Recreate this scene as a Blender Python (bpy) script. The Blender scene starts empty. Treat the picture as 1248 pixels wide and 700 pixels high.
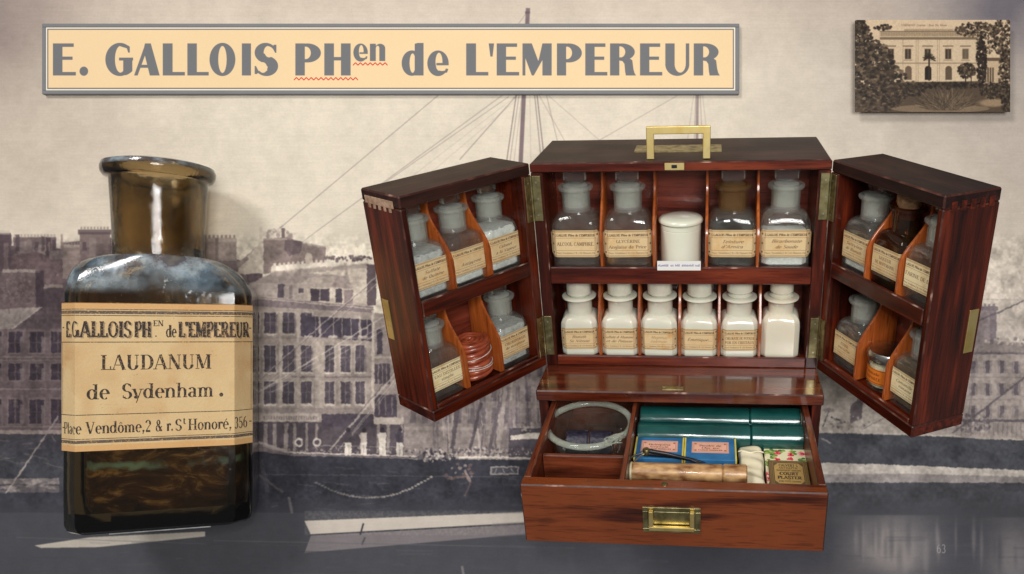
import bpy, bmesh, math, random
import numpy as np
from mathutils import Vector, Matrix
rnd = random.Random(7)
NR = np.random.RandomState(5)
R = math.radians
sc = bpy.context.scene
COL = sc.collection

# ------------------------------------------------------------------ camera
# The chest stands square to the world axes (X right, Y away, Z up, top front edge at the origin).
FPX, PX, PY = 940.5, 770.0, 410.0
pitch, yaw, roll = -0.4348, 0.1072, 0.0351
cp, sp, cy, sy, cr, sr = math.cos(pitch), math.sin(pitch), math.cos(yaw), math.sin(yaw), math.cos(roll), math.sin(roll)
RX = np.array([[1, 0, 0], [0, cp, -sp], [0, sp, cp]])
RY = np.array([[cy, 0, sy], [0, 1, 0], [-sy, 0, cy]])
RZ = np.array([[cr, -sr, 0], [sr, cr, 0], [0, 0, 1]])
RC = RZ @ RX @ RY
T0 = np.array([0.0459, 0.1734, 0.7649])
o_ = -RC.T @ T0
sw = lambda v: Vector((v[0], v[2], v[1]))
CAM_O = sw(o_)
A_RIGHT, A_UP, A_FWD = sw(RC[0]), sw(RC[1]), sw(RC[2])
cam_d = bpy.data.cameras.new('camera')
cam = bpy.data.objects.new('camera', cam_d)
COL.objects.link(cam)
m = Matrix((A_RIGHT, A_UP, -A_FWD)).transposed().to_4x4()
m.translation = CAM_O
cam.matrix_world = m
cam_d.sensor_width = 36
cam_d.lens = FPX / 1248 * 36
cam_d.shift_x = (624 - PX) / 1248
cam_d.shift_y = (PY - 350) / 1248
cam_d.clip_start = 0.02
cam_d.clip_end = 50
sc.camera = cam
sc.render.resolution_x, sc.render.resolution_y = 1024, 574

# frame of the upright display board: x right, y into the board, z up
M_B = Matrix((A_RIGHT, A_FWD, A_UP)).transposed()
Z_BOARD = 0.975
U_B = Z_BOARD / FPX                      # metres per unit of the print on the board
def board_pt(x, y, lift=0.0):
    """a point of the board, x,y in units of its print, lifted off it towards the viewer"""
    return CAM_O + M_B @ Vector(((x - PX) * U_B, Z_BOARD - lift, -(y - PY) * U_B))
def board_mat(x, y, lift=0.0, turn=0.0):
    mm = (M_B @ Matrix.Rotation(turn, 3, 'Z')).to_4x4()
    mm.translation = board_pt(x, y, lift)
    return mm

# ------------------------------------------------------------------ world, lamps, exposure
w = bpy.data.worlds.new('World'); sc.world = w; w.use_nodes = True
bg = w.node_tree.nodes['Background']
bg.inputs[0].default_value = (1.0, 0.985, 0.965, 1)
bg.inputs[1].default_value = 0.17
def area(name, loc, target, size, power, col, size_y=None):
    d = bpy.data.lights.new(name, 'AREA'); d.energy = power; d.color = col
    d.shape = 'RECTANGLE'; d.size = size; d.size_y = size_y or size
    o = bpy.data.objects.new(name, d); COL.objects.link(o)
    o.location = loc
    o.rotation_euler = (Vector(target) - Vector(loc)).to_track_quat('-Z', 'Y').to_euler()
    return o
cen = board_pt(650, 350, 0.05)
def cpos(x, y, z):
    return CAM_O + M_B @ Vector((x, z, y))
area('key_softbox', cpos(-1.25, 1.45, -1.0), cen, 0.62, 32, (1.0, 0.975, 0.945))
area('front_softbox', cpos(0.28, 0.12, -0.85), cen, 0.62, 20.0, (1.0, 0.985, 0.965))
area('flash', cpos(-0.03, 0.10, -0.02), cen, 0.03, 0.9, (1.0, 0.98, 0.95), 0.05)
sc.view_settings.view_transform = 'Standard'
sc.view_settings.look = 'None'
sc.view_settings.exposure = 0.0
sc.view_settings.gamma = 1.0
sc.render.engine = 'CYCLES'
cyc = sc.cycles
cyc.use_denoising = True
cyc.max_bounces = 14; cyc.transmission_bounces = 12; cyc.transparent_max_bounces = 16; cyc.glossy_bounces = 5; cyc.diffuse_bounces = 3
cyc.sample_clamp_indirect = 4
cyc.blur_glossy = 0.6

# ------------------------------------------------------------------ painter for flat print (posters, paper labels, packets)
def noise2(h, w_, cell, rs=NR):
    gh, gw = int(h / cell) + 3, int(w_ / cell) + 3
    g = rs.rand(gh, gw)
    y = np.arange(h) / cell; x = np.arange(w_) / cell
    yi = y.astype(int); xi = x.astype(int); fy = (y - yi)[:, None]; fx = (x - xi)[None]
    fy = fy * fy * (3 - 2 * fy); fx = fx * fx * (3 - 2 * fx)
    a = g[yi][:, xi]; b = g[yi][:, xi + 1]; c = g[yi + 1][:, xi]; d = g[yi + 1][:, xi + 1]
    return a * (1 - fy) * (1 - fx) + b * (1 - fy) * fx + c * fy * (1 - fx) + d * fy * fx
class Paint:
    def __init__(s, wu, hu, scale, col, ox=0, oy=0):
        s.s = scale; s.ox = ox; s.oy = oy
        s.W = int(wu * scale); s.H = int(hu * scale)
        s.a = np.empty((s.H, s.W, 3), np.float32); s.a[:] = np.array(col) / 255.
    def _mix(s, x0, y0, mask, col, al):
        h, w_ = mask.shape
        v = s.a[y0:y0 + h, x0:x0 + w_]
        mk = (mask * al)[..., None]
        v += (np.array(col, np.float32) / 255. - v) * mk
    def _box(s, xs, ys, pad=1):
        x0 = max(0, int(math.floor(min(xs))) - pad); x1 = min(s.W, int(math.ceil(max(xs))) + pad + 1)
        y0 = max(0, int(math.floor(min(ys))) - pad); y1 = min(s.H, int(math.ceil(max(ys))) + pad + 1)
        return x0, x1, y0, y1
    def poly(s, pts, col, al=1.0):
        P = [((x - s.ox) * s.s, (y - s.oy) * s.s) for x, y in pts]
        x0, x1, y0, y1 = s._box([p[0] for p in P], [p[1] for p in P])
        if x1 <= x0 or y1 <= y0: return
        acc = np.zeros((y1 - y0, x1 - x0), np.float32)
        X = np.arange(x0, x1)[None]; Y = np.arange(y0, y1)[:, None]
        for dy in (.25, .75):
            for dx in (.25, .75):
                px = X + dx; py = Y + dy
                ins = np.zeros((y1 - y0, x1 - x0), bool)
                for i in range(len(P)):
                    ax, ay = P[i]; bx, by = P[i - 1]
                    if ay == by: continue
                    ins ^= ((ay > py) != (by > py)) & (px < (bx - ax) * (py - ay) / (by - ay) + ax)
                acc += ins
        s._mix(x0, y0, acc / 4, col, al)
    def rect(s, x0, y0, x1, y1, col, al=1.0):
        s.poly([(x0, y0), (x1, y0), (x1, y1), (x0, y1)], col, al)
    def line(s, x0, y0, x1, y1, wd, col, al=1.0, wd2=None):
        wd2 = wd if wd2 is None else wd2
        n = 1
        if abs(x1 - x0) > 40 and abs(y1 - y0) > 40: n = int(min(abs(x1 - x0), abs(y1 - y0)) / 25) + 1
        for i in range(n):
            a0 = i / n; a1 = (i + 1) / n
            s.seg(x0 + (x1 - x0) * a0, y0 + (y1 - y0) * a0, x0 + (x1 - x0) * a1, y0 + (y1 - y0) * a1, wd + (wd2 - wd) * (a0 + a1) / 2, col, al)
    def segmask(s, ax, ay, bx, by, hw):
        ax, ay, bx, by = (ax - s.ox) * s.s, (ay - s.oy) * s.s, (bx - s.ox) * s.s, (by - s.oy) * s.s
        hw = hw * s.s; L = math.hypot(bx - ax, by - ay) + 1e-6
        x0, x1, y0, y1 = s._box([ax - hw, ax + hw, bx - hw, bx + hw], [ay - hw, ay + hw, by - hw, by + hw])
        if x1 <= x0 or y1 <= y0: return None
        X = np.arange(x0, x1)[None] + .5; Y = np.arange(y0, y1)[:, None] + .5
        ux, uy = (bx - ax) / L, (by - ay) / L
        t = (X - ax) * ux + (Y - ay) * uy; n = np.abs((X - ax) * -uy + (Y - ay) * ux)
        c = np.clip(hw - n + .5, 0, min(1, 2 * hw)) * np.clip(np.minimum(t, L - t) + .5, 0, 1)
        return x0, y0, c
    def seg(s, ax, ay, bx, by, wd, col, al=1.0):
        r = s.segmask(ax, ay, bx, by, wd / 2)
        if r: s._mix(r[0], r[1], r[2], col, al)
    def ell(s, cx, cy, rx, ry, col, al=1.0, soft=0.0):
        cx, cy, rx, ry = (cx - s.ox) * s.s, (cy - s.oy) * s.s, max(rx * s.s, .4), max(ry * s.s, .4)
        x0, x1, y0, y1 = s._box([cx - rx, cx + rx], [cy - ry, cy + ry])
        if x1 <= x0 or y1 <= y0: return
        X = np.arange(x0, x1)[None] + .5; Y = np.arange(y0, y1)[:, None] + .5
        d = np.sqrt(((X - cx) / rx) ** 2 + ((Y - cy) / ry) ** 2)
        if soft: mk = np.clip((1 - d) / soft, 0, 1); mk = mk * mk * (3 - 2 * mk)
        else: mk = np.clip((1 - d) * min(rx, ry) + .5, 0, 1)
        s._mix(x0, y0, mk, col, al)
    def dabs(s, cx, cy, rx, ry, n, cols, r0, r1, al=.8, asp=1.0):
        for _ in range(n):
            a = rnd.random() * 6.283; q = math.sqrt(rnd.random())
            r = rnd.uniform(r0, r1)
            s.ell(cx + rx * q * math.cos(a), cy + ry * q * math.sin(a), r * asp, r, rnd.choice(cols), al)
    def blur(s, x0, y0, x1, y1, n=1):
        X0, X1 = [int(min(max((v - s.ox) * s.s, 0), s.W)) for v in (x0, x1)]
        Y0, Y1 = [int(min(max((v - s.oy) * s.s, 0), s.H)) for v in (y0, y1)]
        v = s.a[Y0:Y1, X0:X1]
        for _ in range(n):
            p = np.pad(v, ((1, 1), (0, 0), (0, 0)), 'edge'); v = (p[:-2] + 2 * p[1:-1] + p[2:]) / 4
            p = np.pad(v, ((0, 0), (1, 1), (0, 0)), 'edge'); v = (p[:, :-2] + 2 * p[:, 1:-1] + p[:, 2:]) / 4
        s.a[Y0:Y1, X0:X1] = v
    def image(s, name):
        im = bpy.data.images.new(name, s.W, s.H)
        px = np.ones((s.H, s.W, 4), np.float32); px[..., :3] = np.clip(s.a[::-1], 0, 1)
        im.pixels.foreach_set(px.ravel()); im.update(); im.pack()
        return im

# ------------------------------------------------------------------ lettering: each sign is drawn from stems, hairlines and stressed bowls
GLY = {
'A': '.86|E .1 0 .4 1;D .42 1 .74 0;H .22 .58 .32;F .1 0;F .74 0',
'B': '.72|S .2 0 1;H .2 .42 1;A .42 .75 .18 .25 -90 90;H .2 .42 .5;H .2 .42 0;A .44 .25 .2 .25 -90 90',
'C': '.78|A .42 .5 .3 .5 48 312;K .66 .68 .95',
'D': '.82|S .2 0 1;H .2 .4 1;H .2 .4 0;A .4 .5 .32 .5 -90 90',
'E': '.72|S .2 0 1;H .2 .62 1;H .2 .54 .5;H .2 .64 0;K .62 .8 1;K .64 0 .22',
'F': '.68|S .2 0 1;H .2 .62 1;H .2 .5 .5;K .62 .8 1',
'G': '.84|A .42 .5 .3 .5 48 312;V .68 .02 .42;H .5 .8 .42',
'H': '.9|S .2 0 1;S .7 0 1;H .2 .7 .5',
'I': '.4|S .2 0 1',
'J': '.55|V .36 .2 1;A .2 .2 .16 .2 180 360;F .36 1',
'L': '.66|S .2 0 1;H .2 .6 0;K .6 0 .25',
'M': '1.04|T .14 0 1;D .18 1 .5 .04;E .5 .04 .8 1;S .86 0 1',
'N': '.88|T .16 0 1;D .18 1 .7 0;T .72 0 1',
'O': '.84|A .42 .5 .3 .5 0 360',
'P': '.7|S .2 0 1;H .2 .42 1;A .42 .73 .2 .27 -90 90;H .2 .42 .46',
'Q': '.84|A .42 .5 .3 .5 0 360;D .45 .2 .7 -.1',
'R': '.82|S .2 0 1;H .2 .42 1;A .42 .74 .19 .26 -90 90;H .2 .42 .48;D .42 .48 .7 0;F .7 0',
'S': '.64|A .32 .74 .2 .26 35 270;A .32 .24 .21 .24 -145 90;K .52 .78 .95;K .1 .05 .22',
'T': '.74|S .37 0 1;H .06 .68 1;K .06 .75 1;K .68 .75 1',
'U': '.86|V .2 .3 1;F .2 1;A .43 .3 .23 .3 180 360;N .66 .3 1;F .66 1',
'V': '.82|D .1 1 .4 0;E .42 0 .7 1;F .1 1;F .7 1',
'X': '.8|D .12 1 .66 0;E .64 1 .12 0;F .14 0;F .66 0;F .14 1;F .64 1',
'Y': '.8|D .1 1 .4 .45;E .7 1 .4 .45;V .4 0 .45;F .4 0;F .1 1;F .7 1',
'Z': '.7|H .1 .6 1;D .58 1 .12 0;H .12 .62 0',
'a': '.6|A .26 .48 .16 .18 0 160;V .42 .05 .5;A .26 .18 .16 .17 60 360;H .42 .54 .03',
'b': '.66|V .16 0 1;F .12 1;A .36 .33 .2 .32 0 360',
'c': '.55|A .3 .33 .2 .33 55 305;O .44 .52',
'd': '.68|V .5 0 1;F .46 1;F .54 0;A .28 .33 .2 .32 0 360',
'e': '.58|A .3 .33 .2 .33 0 310;H .12 .5 .36',
'f': '.42|V .2 0 .8;A .34 .8 .14 .2 90 180;H .06 .38 .64;F .2 0',
'g': '.6|A .28 .38 .18 .27 0 360;V .46 -.1 .62;A .28 -.1 .18 .2 180 360',
'h': '.7|V .16 0 1;F .16 0;F .12 1;A .36 .42 .18 .24 0 180;V .54 0 .42;F .54 0',
'i': '.34|V .17 0 .64;F .17 0;F .13 .64;O .17 .88',
'k': '.64|V .16 0 1;F .16 0;E .18 .3 .48 .64;D .28 .4 .54 0;F .54 0',
'l': '.34|V .17 0 1;F .17 0;F .13 1',
'm': '1.0|V .16 0 .64;F .16 0;F .12 .64;A .33 .42 .16 .23 0 180;V .49 0 .42;F .49 0;A .66 .42 .16 .23 0 180;V .82 0 .42;F .82 0',
'n': '.7|V .16 0 .64;F .16 0;F .12 .64;A .36 .42 .18 .24 0 180;V .54 0 .42;F .54 0',
'o': '.6|A .3 .33 .2 .32 0 360',
'p': '.66|V .16 -.3 .64;F .16 -.3;A .36 .33 .2 .32 0 360',
'q': '.66|V .5 -.3 .64;F .5 -.3;A .3 .33 .2 .32 0 360',
'r': '.48|V .16 0 .64;F .16 0;F .12 .64;A .34 .42 .16 .22 70 180;O .4 .56',
's': '.5|A .24 .48 .13 .16 20 270;A .24 .16 .14 .16 -160 90',
't': '.42|V .18 .12 .85;A .3 .13 .12 .13 180 330;H .05 .36 .64',
'u': '.7|V .16 .22 .64;F .12 .64;A .33 .22 .17 .21 180 360;V .52 0 .64;F .56 0',
'v': '.62|D .08 .64 .3 0;E .32 0 .52 .64;F .08 .64;F .52 .64',
'x': '.62|D .1 .64 .5 0;E .5 .64 .1 0;F .1 0;F .5 0',
'y': '.62|D .08 .64 .3 0;E .52 .64 .22 -.3;O .16 -.26;F .08 .64;F .52 .64',
'z': '.55|H .08 .46 .62;D .44 .62 .1 0;H .1 .48 .02',
'0': '.6|A .3 .5 .2 .48 0 360', '1': '.45|S .24 0 1;E .1 .8 .24 1',
'2': '.6|A .3 .74 .18 .26 -30 170;E .44 .58 .1 .04;D .1 .05 .5 .05',
'3': '.58|A .28 .75 .17 .24 -90 150;A .28 .26 .2 .26 -150 90',
'5': '.58|H .14 .48 .98;E .16 .5 .16 .98;A .28 .3 .2 .3 -150 120',
'6': '.6|A .32 .3 .19 .29 0 360;A .42 .45 .29 .55 95 200', '8': '.6|A .3 .76 .15 .22 0 360;A .3 .27 .19 .27 0 360',
'&': '.86|A .34 .76 .14 .22 0 360;A .3 .26 .2 .26 60 350;D .28 .6 .7 0;E .48 .15 .72 .45',
'.': '.3|O .14 .06', ',': '.28|O .14 .06;E .17 .05 .1 -.18', "'": '.28|V .14 .72 1', '-': '.45|H .06 .38 .35', ' ': '.42|',
}
ACC = {'é': 'e', 'É': 'E', 'ô': 'o', 'è': 'e', 'ê': 'e'}
def glyph_segs(ch, V, h, serif, slant=0.0):
    acc = None
    if ch in ACC: acc = ch; ch = ACC[ch]
    adv, ops = GLY.get(ch, GLY['-']).split('|')
    out = []; arcs = []
    def arc(cx, cy, rx, ry, a0, a1):
        if ry > .4: ry -= h * .35
        arcs.append((cx, cy, rx, ry, a0, a1))
    def ser(x, y, L=.17):
        if serif: out.append((x - L, y + (h / 2 if y < .01 else -h / 2), x + L, y + (h / 2 if y < .01 else -h / 2), h))
    for op in ops.split(';'):
        if not op: continue
        k, *v = op.split(); v = [float(q) for q in v]
        if k == 'S': out.append((v[0], v[1], v[0], v[2], V)); ser(v[0], v[1]); ser(v[0], v[2])
        elif k == 'V': out.append((v[0], v[1], v[0], v[2], V))
        elif k == 'T': out.append((v[0], v[1], v[0], v[2], h * 1.2)); ser(v[0], v[1], .12); ser(v[0], v[2], .12)
        elif k == 'N': out.append((v[0], v[1], v[0], v[2], h * 1.2))
        elif k == 'H':
            yy = min(max(v[2], h / 2), 1 - h / 2)
            out.append((v[0], yy, v[1], yy, h))
        elif k == 'D': out.append((v[0], v[1], v[2], v[3], V))
        elif k == 'E': out.append((v[0], v[1], v[2], v[3], h * 1.2))
        elif k == 'A': arc(*v)
        elif k == 'F': ser(v[0], v[1], .13)
        elif k == 'K' and serif: out.append((v[0], v[1], v[0], v[2], h * 1.3))
        elif k == 'O': arcs.append((v[0] + V * .1, max(v[1], V * .5) if v[1] < .3 else v[1], V * .12, V * .12, 0, 360, V * .9))
    if acc in ('é', 'É'): q = .74 if acc == 'é' else 1.06; out.append((.26, q, .4, q + .18, .07))
    if acc in ('ô', 'ê'): out.append((.18, .76, .3, .9, .05)); out.append((.3, .9, .42, .76, .05))
    if acc == 'è': out.append((.36, .74, .2, .92, .07))
    if slant: out = [(a + slant * b, b, c + slant * d, d, e) for a, b, c, d, e in out]
    return float(adv), out, arcs
def text(pn, s_, x, y, hgt, col, V=.15, h=.04, serif=True, fit=None, center=False, al=1.0, slant=0.0, track=0.0):
    """draw s_ with its baseline at y; hgt = cap height; fit = exact width in units"""
    gl = [glyph_segs(c, V, h, serif, slant) for c in s_]
    tot = sum(g[0] + track for g in gl) * hgt
    kx = fit / tot if fit else 1.0
    if center: x = x - tot * kx / 2
    W0 = Paint.__new__(Paint); W0.s, W0.ox, W0.oy, W0.W, W0.H = pn.s, pn.ox, pn.oy, pn.W, pn.H
    for adv, segs, arcs in gl:
        if segs or arcs:
            xs = [q for a in segs for q in (x + a[0] * hgt * kx, x + a[2] * hgt * kx)] + [x + (a[0] + e * a[2] + slant * (a[1] + e * a[3])) * hgt * kx for a in arcs for e in (-1, 1)]
            ys = [q for a in segs for q in (y - a[1] * hgt, y - a[3] * hgt)] + [y - (a[1] + e * a[3]) * hgt for a in arcs for e in (-1, 1)]
            pd = V * hgt + 1 / pn.s
            X0, X1, Y0, Y1 = pn._box([(min(xs) - pd - pn.ox) * pn.s, (max(xs) + pd - pn.ox) * pn.s], [(min(ys) - pd - pn.oy) * pn.s, (max(ys) + pd - pn.oy) * pn.s])
            if X1 > X0 and Y1 > Y0:
                mk = np.zeros((Y1 - Y0, X1 - X0), np.float32)
                for a in segs:
                    r = W0.segmask(x + a[0] * hgt * kx, y - a[1] * hgt, x + a[2] * hgt * kx, y - a[3] * hgt, a[4] * hgt / 2)
                    if r is None: continue
                    x0, y0, c = r
                    ya, xa = y0 - Y0, x0 - X0
                    if ya < 0 or xa < 0: continue
                    hh = min(c.shape[0], mk.shape[0] - ya); ww = min(c.shape[1], mk.shape[1] - xa)
                    if hh <= 0 or ww <= 0: continue
                    v = mk[ya:ya + hh, xa:xa + ww]; np.maximum(v, c[:hh, :ww], out=v)
                if arcs:
                    gy = (y - ((np.arange(Y0, Y1) + .5) / pn.s + pn.oy)[:, None]) / hgt; gx = (((np.arange(X0, X1) + .5) / pn.s + pn.ox)[None] - x) / (hgt * kx) - slant * gy
                    aa = pn.s * hgt
                    for a in arcs:
                        cx, cy, rx, ry, a0, a1 = a[:6]; dx = gx - cx; dy = gy - cy
                        tv, th_ = (a[6] / 2, a[6] / 2) if len(a) > 6 else (V / 2, h / 2)
                        def cov(ex, ey):
                            if ex <= 0 or ey <= 0: return np.zeros_like(dx + dy)
                            q = np.sqrt((dx / ex) ** 2 + (dy / ey) ** 2) + 1e-6
                            g_ = np.sqrt((dx / ex ** 2) ** 2 + (dy / ey ** 2) ** 2) + 1e-6
                            return np.clip(.5 - (q - 1) * q / g_ * aa, 0, 1)
                        c = cov(rx + tv, ry + th_) - (0 if len(a) > 6 else cov(rx - tv, ry - th_))
                        if a1 - a0 < 359:
                            an = (np.degrees(np.arctan2(dy / ry, dx / rx)) - a0) % 360
                            c = c * (an <= (a1 - a0))
                        np.maximum(mk, c, out=mk)
                pn._mix(X0, Y0, mk, col, al)
        x += (adv + track) * hgt * kx
    return x
# ------------------------------------------------------------------ the printed harbour view of the backdrop
OX, OY, BW, BH = -170, -130, 1600, 980
def paint_harbour():
    p = Paint(BW, BH, 1.6, (222, 211, 192), OX, OY)
    H, W = p.H, p.W
    yy = (np.arange(H) / p.s + OY)[:, None]; xx = (np.arange(W) / p.s + OX)[None]
    a = p.a
    def tone(mask, col, al=1.0):
        a[:] = a + (np.array(col, np.float32) / 255. - a) * (np.clip(mask, 0, 1) * al)[..., None].astype(np.float32)
    n1 = noise2(H, W, 180); n2 = noise2(H, W, 60); n3 = noise2(H, W, 14); n4 = noise2(H, W, 3)
    tone(np.clip((90 - yy) / 130, 0, 1) * (.75 + .3 * n1) + 0 * xx, (188, 170, 156), .75)
    tone(np.exp(-(((xx + 30) / 110) ** 2 + ((yy - 30) / 90) ** 2)) * (.8 + .5 * n2), (120, 106, 106), .8)
    tone(np.exp(-(((xx - 20) / 160) ** 2 + ((yy - 150) / 160) ** 2)), (186, 170, 156), .5)
    tone(np.clip((xx - 850) / 330, 0, 1) * np.clip((300 - yy) / 180, 0, 1), (160, 148, 141), .62)
    tone(np.clip((xx - 1050) / 240, 0, 1) + 0 * yy, (176, 164, 155), .55)
    tone(np.exp(-(((xx - 1235) / 80) ** 2 + ((yy + 0) / 60) ** 2)) * (.7 + .6 * n2), (96, 92, 102), .8)
    sepia = lambda v, b=0: (v + 6 - b, v - 2, v - 2 + b)
    # rigging against the sky
    rig = (112, 98, 100)
    for x0, y0, x1, y1, wd, al in ((575, 82, 345, 275, 1.0, .5), (345, 275, 240, 362, 1.6, .6), (655, 85, 300, 345, 1.0, .45), (620, 118, 440, 243, .8, .5), (640, 105, 560, 195, 1.2, .5), (300, 345, 215, 410, 1.4, .5),
            (628, 118, 470, 240, .6, .25), (634, 118, 520, 215, .6, .25), (643, 20, 617, 200, 1.2, .75), (643, 40, 621, 200, .9, .55), (643, 60, 626, 200, .7, .4), (646, 60, 660, 200, 1.0, .7), (646, 40, 664, 200, 1.2, .75), (645, 60, 647, 200, .6, .3),
            (648, 100, 690, 175, .9, .35), (655, 105, 735, 175, .7, .35), (665, 112, 680, 175, .8, .5), (825, 117, 715, 180, .8, .4), (850, 60, 845, 200, .8, .5), (851, 60, 857, 200, .8, .5), (849, 90, 838, 170, .6, .4), (853, 90, 866, 200, .6, .4),
            (643, 14, 632, 29, .8, .5), (500, 300, 250, 480, .8, .3)):
        p.line(x0, y0, x1, y1, wd, rig, al)
    p.line(643.5, 10, 634, 210, 2.4, (120, 104, 108), .9, 8)
    p.rect(640, 14, 646, 17, (110, 96, 98)); p.line(851, 50, 849, 200, 1.6, (138, 122, 122), .8, 5)
    # --- left houses: roofs, chimney stacks with pots, gables
    dk, md, lt, vl = (92, 78, 82), (118, 103, 103), (150, 136, 130), (186, 173, 160)
    p.poly([(-170, 296), (14, 286), (14, 300), (75, 303), (76, 296), (136, 290), (136, 310), (320, 318), (320, 560), (-170, 560)], (104, 90, 92))
    p.rect(-170, 284, 13, 332, dk); p.rect(4, 296, 10, 328, (132, 116, 112), .7)
    p.rect(16, 289, 68, 311, md); p.rect(22, 294, 38, 309, lt, .6); p.rect(44, 298, 56, 312, vl, .45); p.rect(56, 289, 62, 312, dk)
    p.rect(-2, 281, 12, 286, vl, .6)
    for i in range(13): p.rect(17 + i * 4, 285.5, 19.6 + i * 4, 289.5, (170, 156, 146), .8)
    p.poly([(14, 312), (44, 306), (75, 318), (75, 352), (14, 352)], (112, 94, 94)); p.rect(60, 305, 76, 316, lt, .7)
    p.rect(76, 298, 99, 340, (150, 134, 126)); p.rect(76, 298, 99, 302, vl, .6); p.rect(97, 283, 134, 345, (128, 112, 108)); p.rect(95, 280, 136, 286, dk, .8); p.rect(108, 290, 117, 330, lt, .7)
    for i in range(9): p.rect(98 + i * 4, 276.5, 100.4 + i * 4, 280.5, (150, 134, 126), .8)
    for i in range(6): p.rect(79 + i * 3.6, 294.5, 81 + i * 3.6, 298, (150, 134, 126), .8)
    p.rect(3, 331, 43, 376, (120, 105, 103)); p.rect(3, 328, 44, 332, (190, 178, 166), .85); p.rect(43, 330, 53, 376, (76, 66, 72)); p.rect(-170, 330, 3, 378, md)
    p.dabs(22, 354, 20, 22, 120, [(150, 134, 128), (98, 84, 86), (165, 150, 140)], .6, 1.8, .5)
    p.rect(53, 347, 76, 351, vl, .7); p.rect(53, 351, 80, 375, (92, 80, 84)); p.rect(56, 318, 75, 346, (116, 98, 98)); p.ell(70, 335, 2, 1.4, (150, 136, 130))
    p.poly([(-60, 384), (0, 377), (50, 374), (15, 401), (-60, 404)], (166, 154, 146)); p.poly([(14, 401), (50, 375), (76, 403), (76, 470), (14, 470)], (94, 82, 86))
    p.line(14, 401, 51, 374, 1.6, (196, 184, 172), .9); p.rect(45, 387, 52, 398, (66, 58, 66))
    p.rect(-170, 402, 76, 560, (112, 98, 99)); p.poly([(14, 402), (50, 378), (76, 403)], (100, 88, 91))
    for yb, hh in ((404, 26), (443, 20), (487, 29)):
        for k in range(-8, 5):
            x = 10 + k * 26
            p.rect(x - 2, yb - 3, x + 19, yb + hh + 2, (132, 117, 114), .7); p.rect(x, yb, x + 17, yb + hh, (62, 56, 64)); p.rect(x + 7.6, yb, x + 9, yb + hh, (120, 106, 105), .7); p.rect(x + 1, yb + hh * .5, x + 16, yb + hh * .5 + 1, (110, 97, 98), .6)
            p.rect(x + 14, yb + 6, x + 17, yb + hh, (165, 152, 145), .5)
    for yb in (434, 438, 473, 519): p.rect(-170, yb, 76, yb + 2, (152, 139, 133), .7)
    p.rect(-170, 524, 80, 529, (168, 154, 146)); p.rect(-170, 529, 320, 620, (70, 70, 76)); p.rect(-170, 583, 72, 590, (150, 138, 134), .6); p.rect(-170, 592, 72, 600, (118, 108, 108), .6)
    p.dabs(30, 592, 40, 8, 60, [(160, 148, 142), (90, 84, 88)], .8, 2.4, .5, 3)
    p.line(71, 507, 6, 603, 2.0, (166, 154, 148), .9)
    for k in range(150):
        x, y = rnd.uniform(-60, 140), rnd.uniform(305, 520); w_ = rnd.uniform(1, 6); h_ = rnd.uniform(1, 9); p.rect(x, y, x + w_, y + h_, rnd.choice([(78, 68, 74), (134, 120, 116), (96, 84, 88), (154, 140, 132)]), .35)
    for k in range(14): x = rnd.uniform(-40, 130); p.rect(x, rnd.uniform(284, 296), x + rnd.uniform(2, 5), 306, rnd.choice([(88, 76, 80), (140, 125, 118)]), .8)
    # behind the bottle
    for k in range(9):
        for yb in (400, 440, 480): p.rect(90 + k * 25, yb, 103 + k * 25, yb + 26, (72, 64, 72), .8)
    # chimney stack right of the bottle neck
    p.rect(247, 294, 288, 320, (160, 146, 138)); p.rect(247, 290, 288, 295, (182, 168, 157)); p.rect(262, 290, 266, 322, (132, 118, 113)); p.rect(240, 318, 300, 345, (130, 116, 113))
    for i in range(8): p.rect(249 + i * 5, 286.5, 251.6 + i * 5, 290.5, (150, 135, 128))
    # --- the middle block with attic dormers
    p.poly([(290, 326), (320, 292), (322, 333), (290, 334)], (200, 187, 171)); p.poly([(288, 322), (300, 312), (303, 316), (290, 327)], (150, 136, 128))
    p.poly([(321, 291), (350, 289), (369, 296), (397, 301), (397, 322), (321, 334)], (136, 121, 116)); p.poly([(347, 292), (368, 294), (366, 308), (352, 312), (346, 304)], (106, 93, 94))
    p.line(369, 296.5, 397, 301, 2, (168, 154, 145)); p.line(321, 291.5, 350, 291.5, 2, (170, 156, 147))
    p.dabs(341, 285, 22, 5, 60, [(212, 200, 184), (196, 182, 168), (150, 136, 130)], 1.0, 2.6, .8); p.rect(316, 277, 320, 292, (206, 193, 177)); p.rect(343, 278, 347, 290, (120, 106, 104))
    p.poly([(330, 326), (452, 317), (455, 374), (380, 366), (330, 346)], (196, 183, 168)); p.poly([(331, 324), (452, 315), (452, 320), (331, 330)], (216, 204, 188)); p.poly([(333, 331), (452, 321), (452, 326), (333, 336)], (150, 137, 130), .7)
    for i in range(12): p.ell(335 + i * 5.6, 323 - i * .4, 1.6, 2.6, (206, 193, 178))
    p.ell(376, 315, 5, 7, (186, 172, 158)); p.dabs(424, 315, 30, 3, 50, [(92, 82, 84), (120, 107, 106)], .8, 2.2, .9)
    p.dabs(420, 338, 18, 12, 60, [(214, 201, 186), (170, 156, 146)], 1, 3, .4); p.rect(447, 322, 458, 372, (104, 92, 95)); p.line(420, 320, 424, 345, 3, (140, 126, 120), .6)
    p.poly([(250, 352), (305, 345), (338, 331), (362, 345), (455, 374), (455, 380), (250, 362)], (172, 158, 148))
    p.poly([(305, 345), (337, 330), (420, 336), (430, 350), (362, 345)], (158, 145, 138)); p.poly([(362, 349), (376, 338), (408, 337), (432, 352)], (176, 162, 152)); p.poly([(402, 350), (410, 338), (430, 352)], (150, 136, 130))
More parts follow.
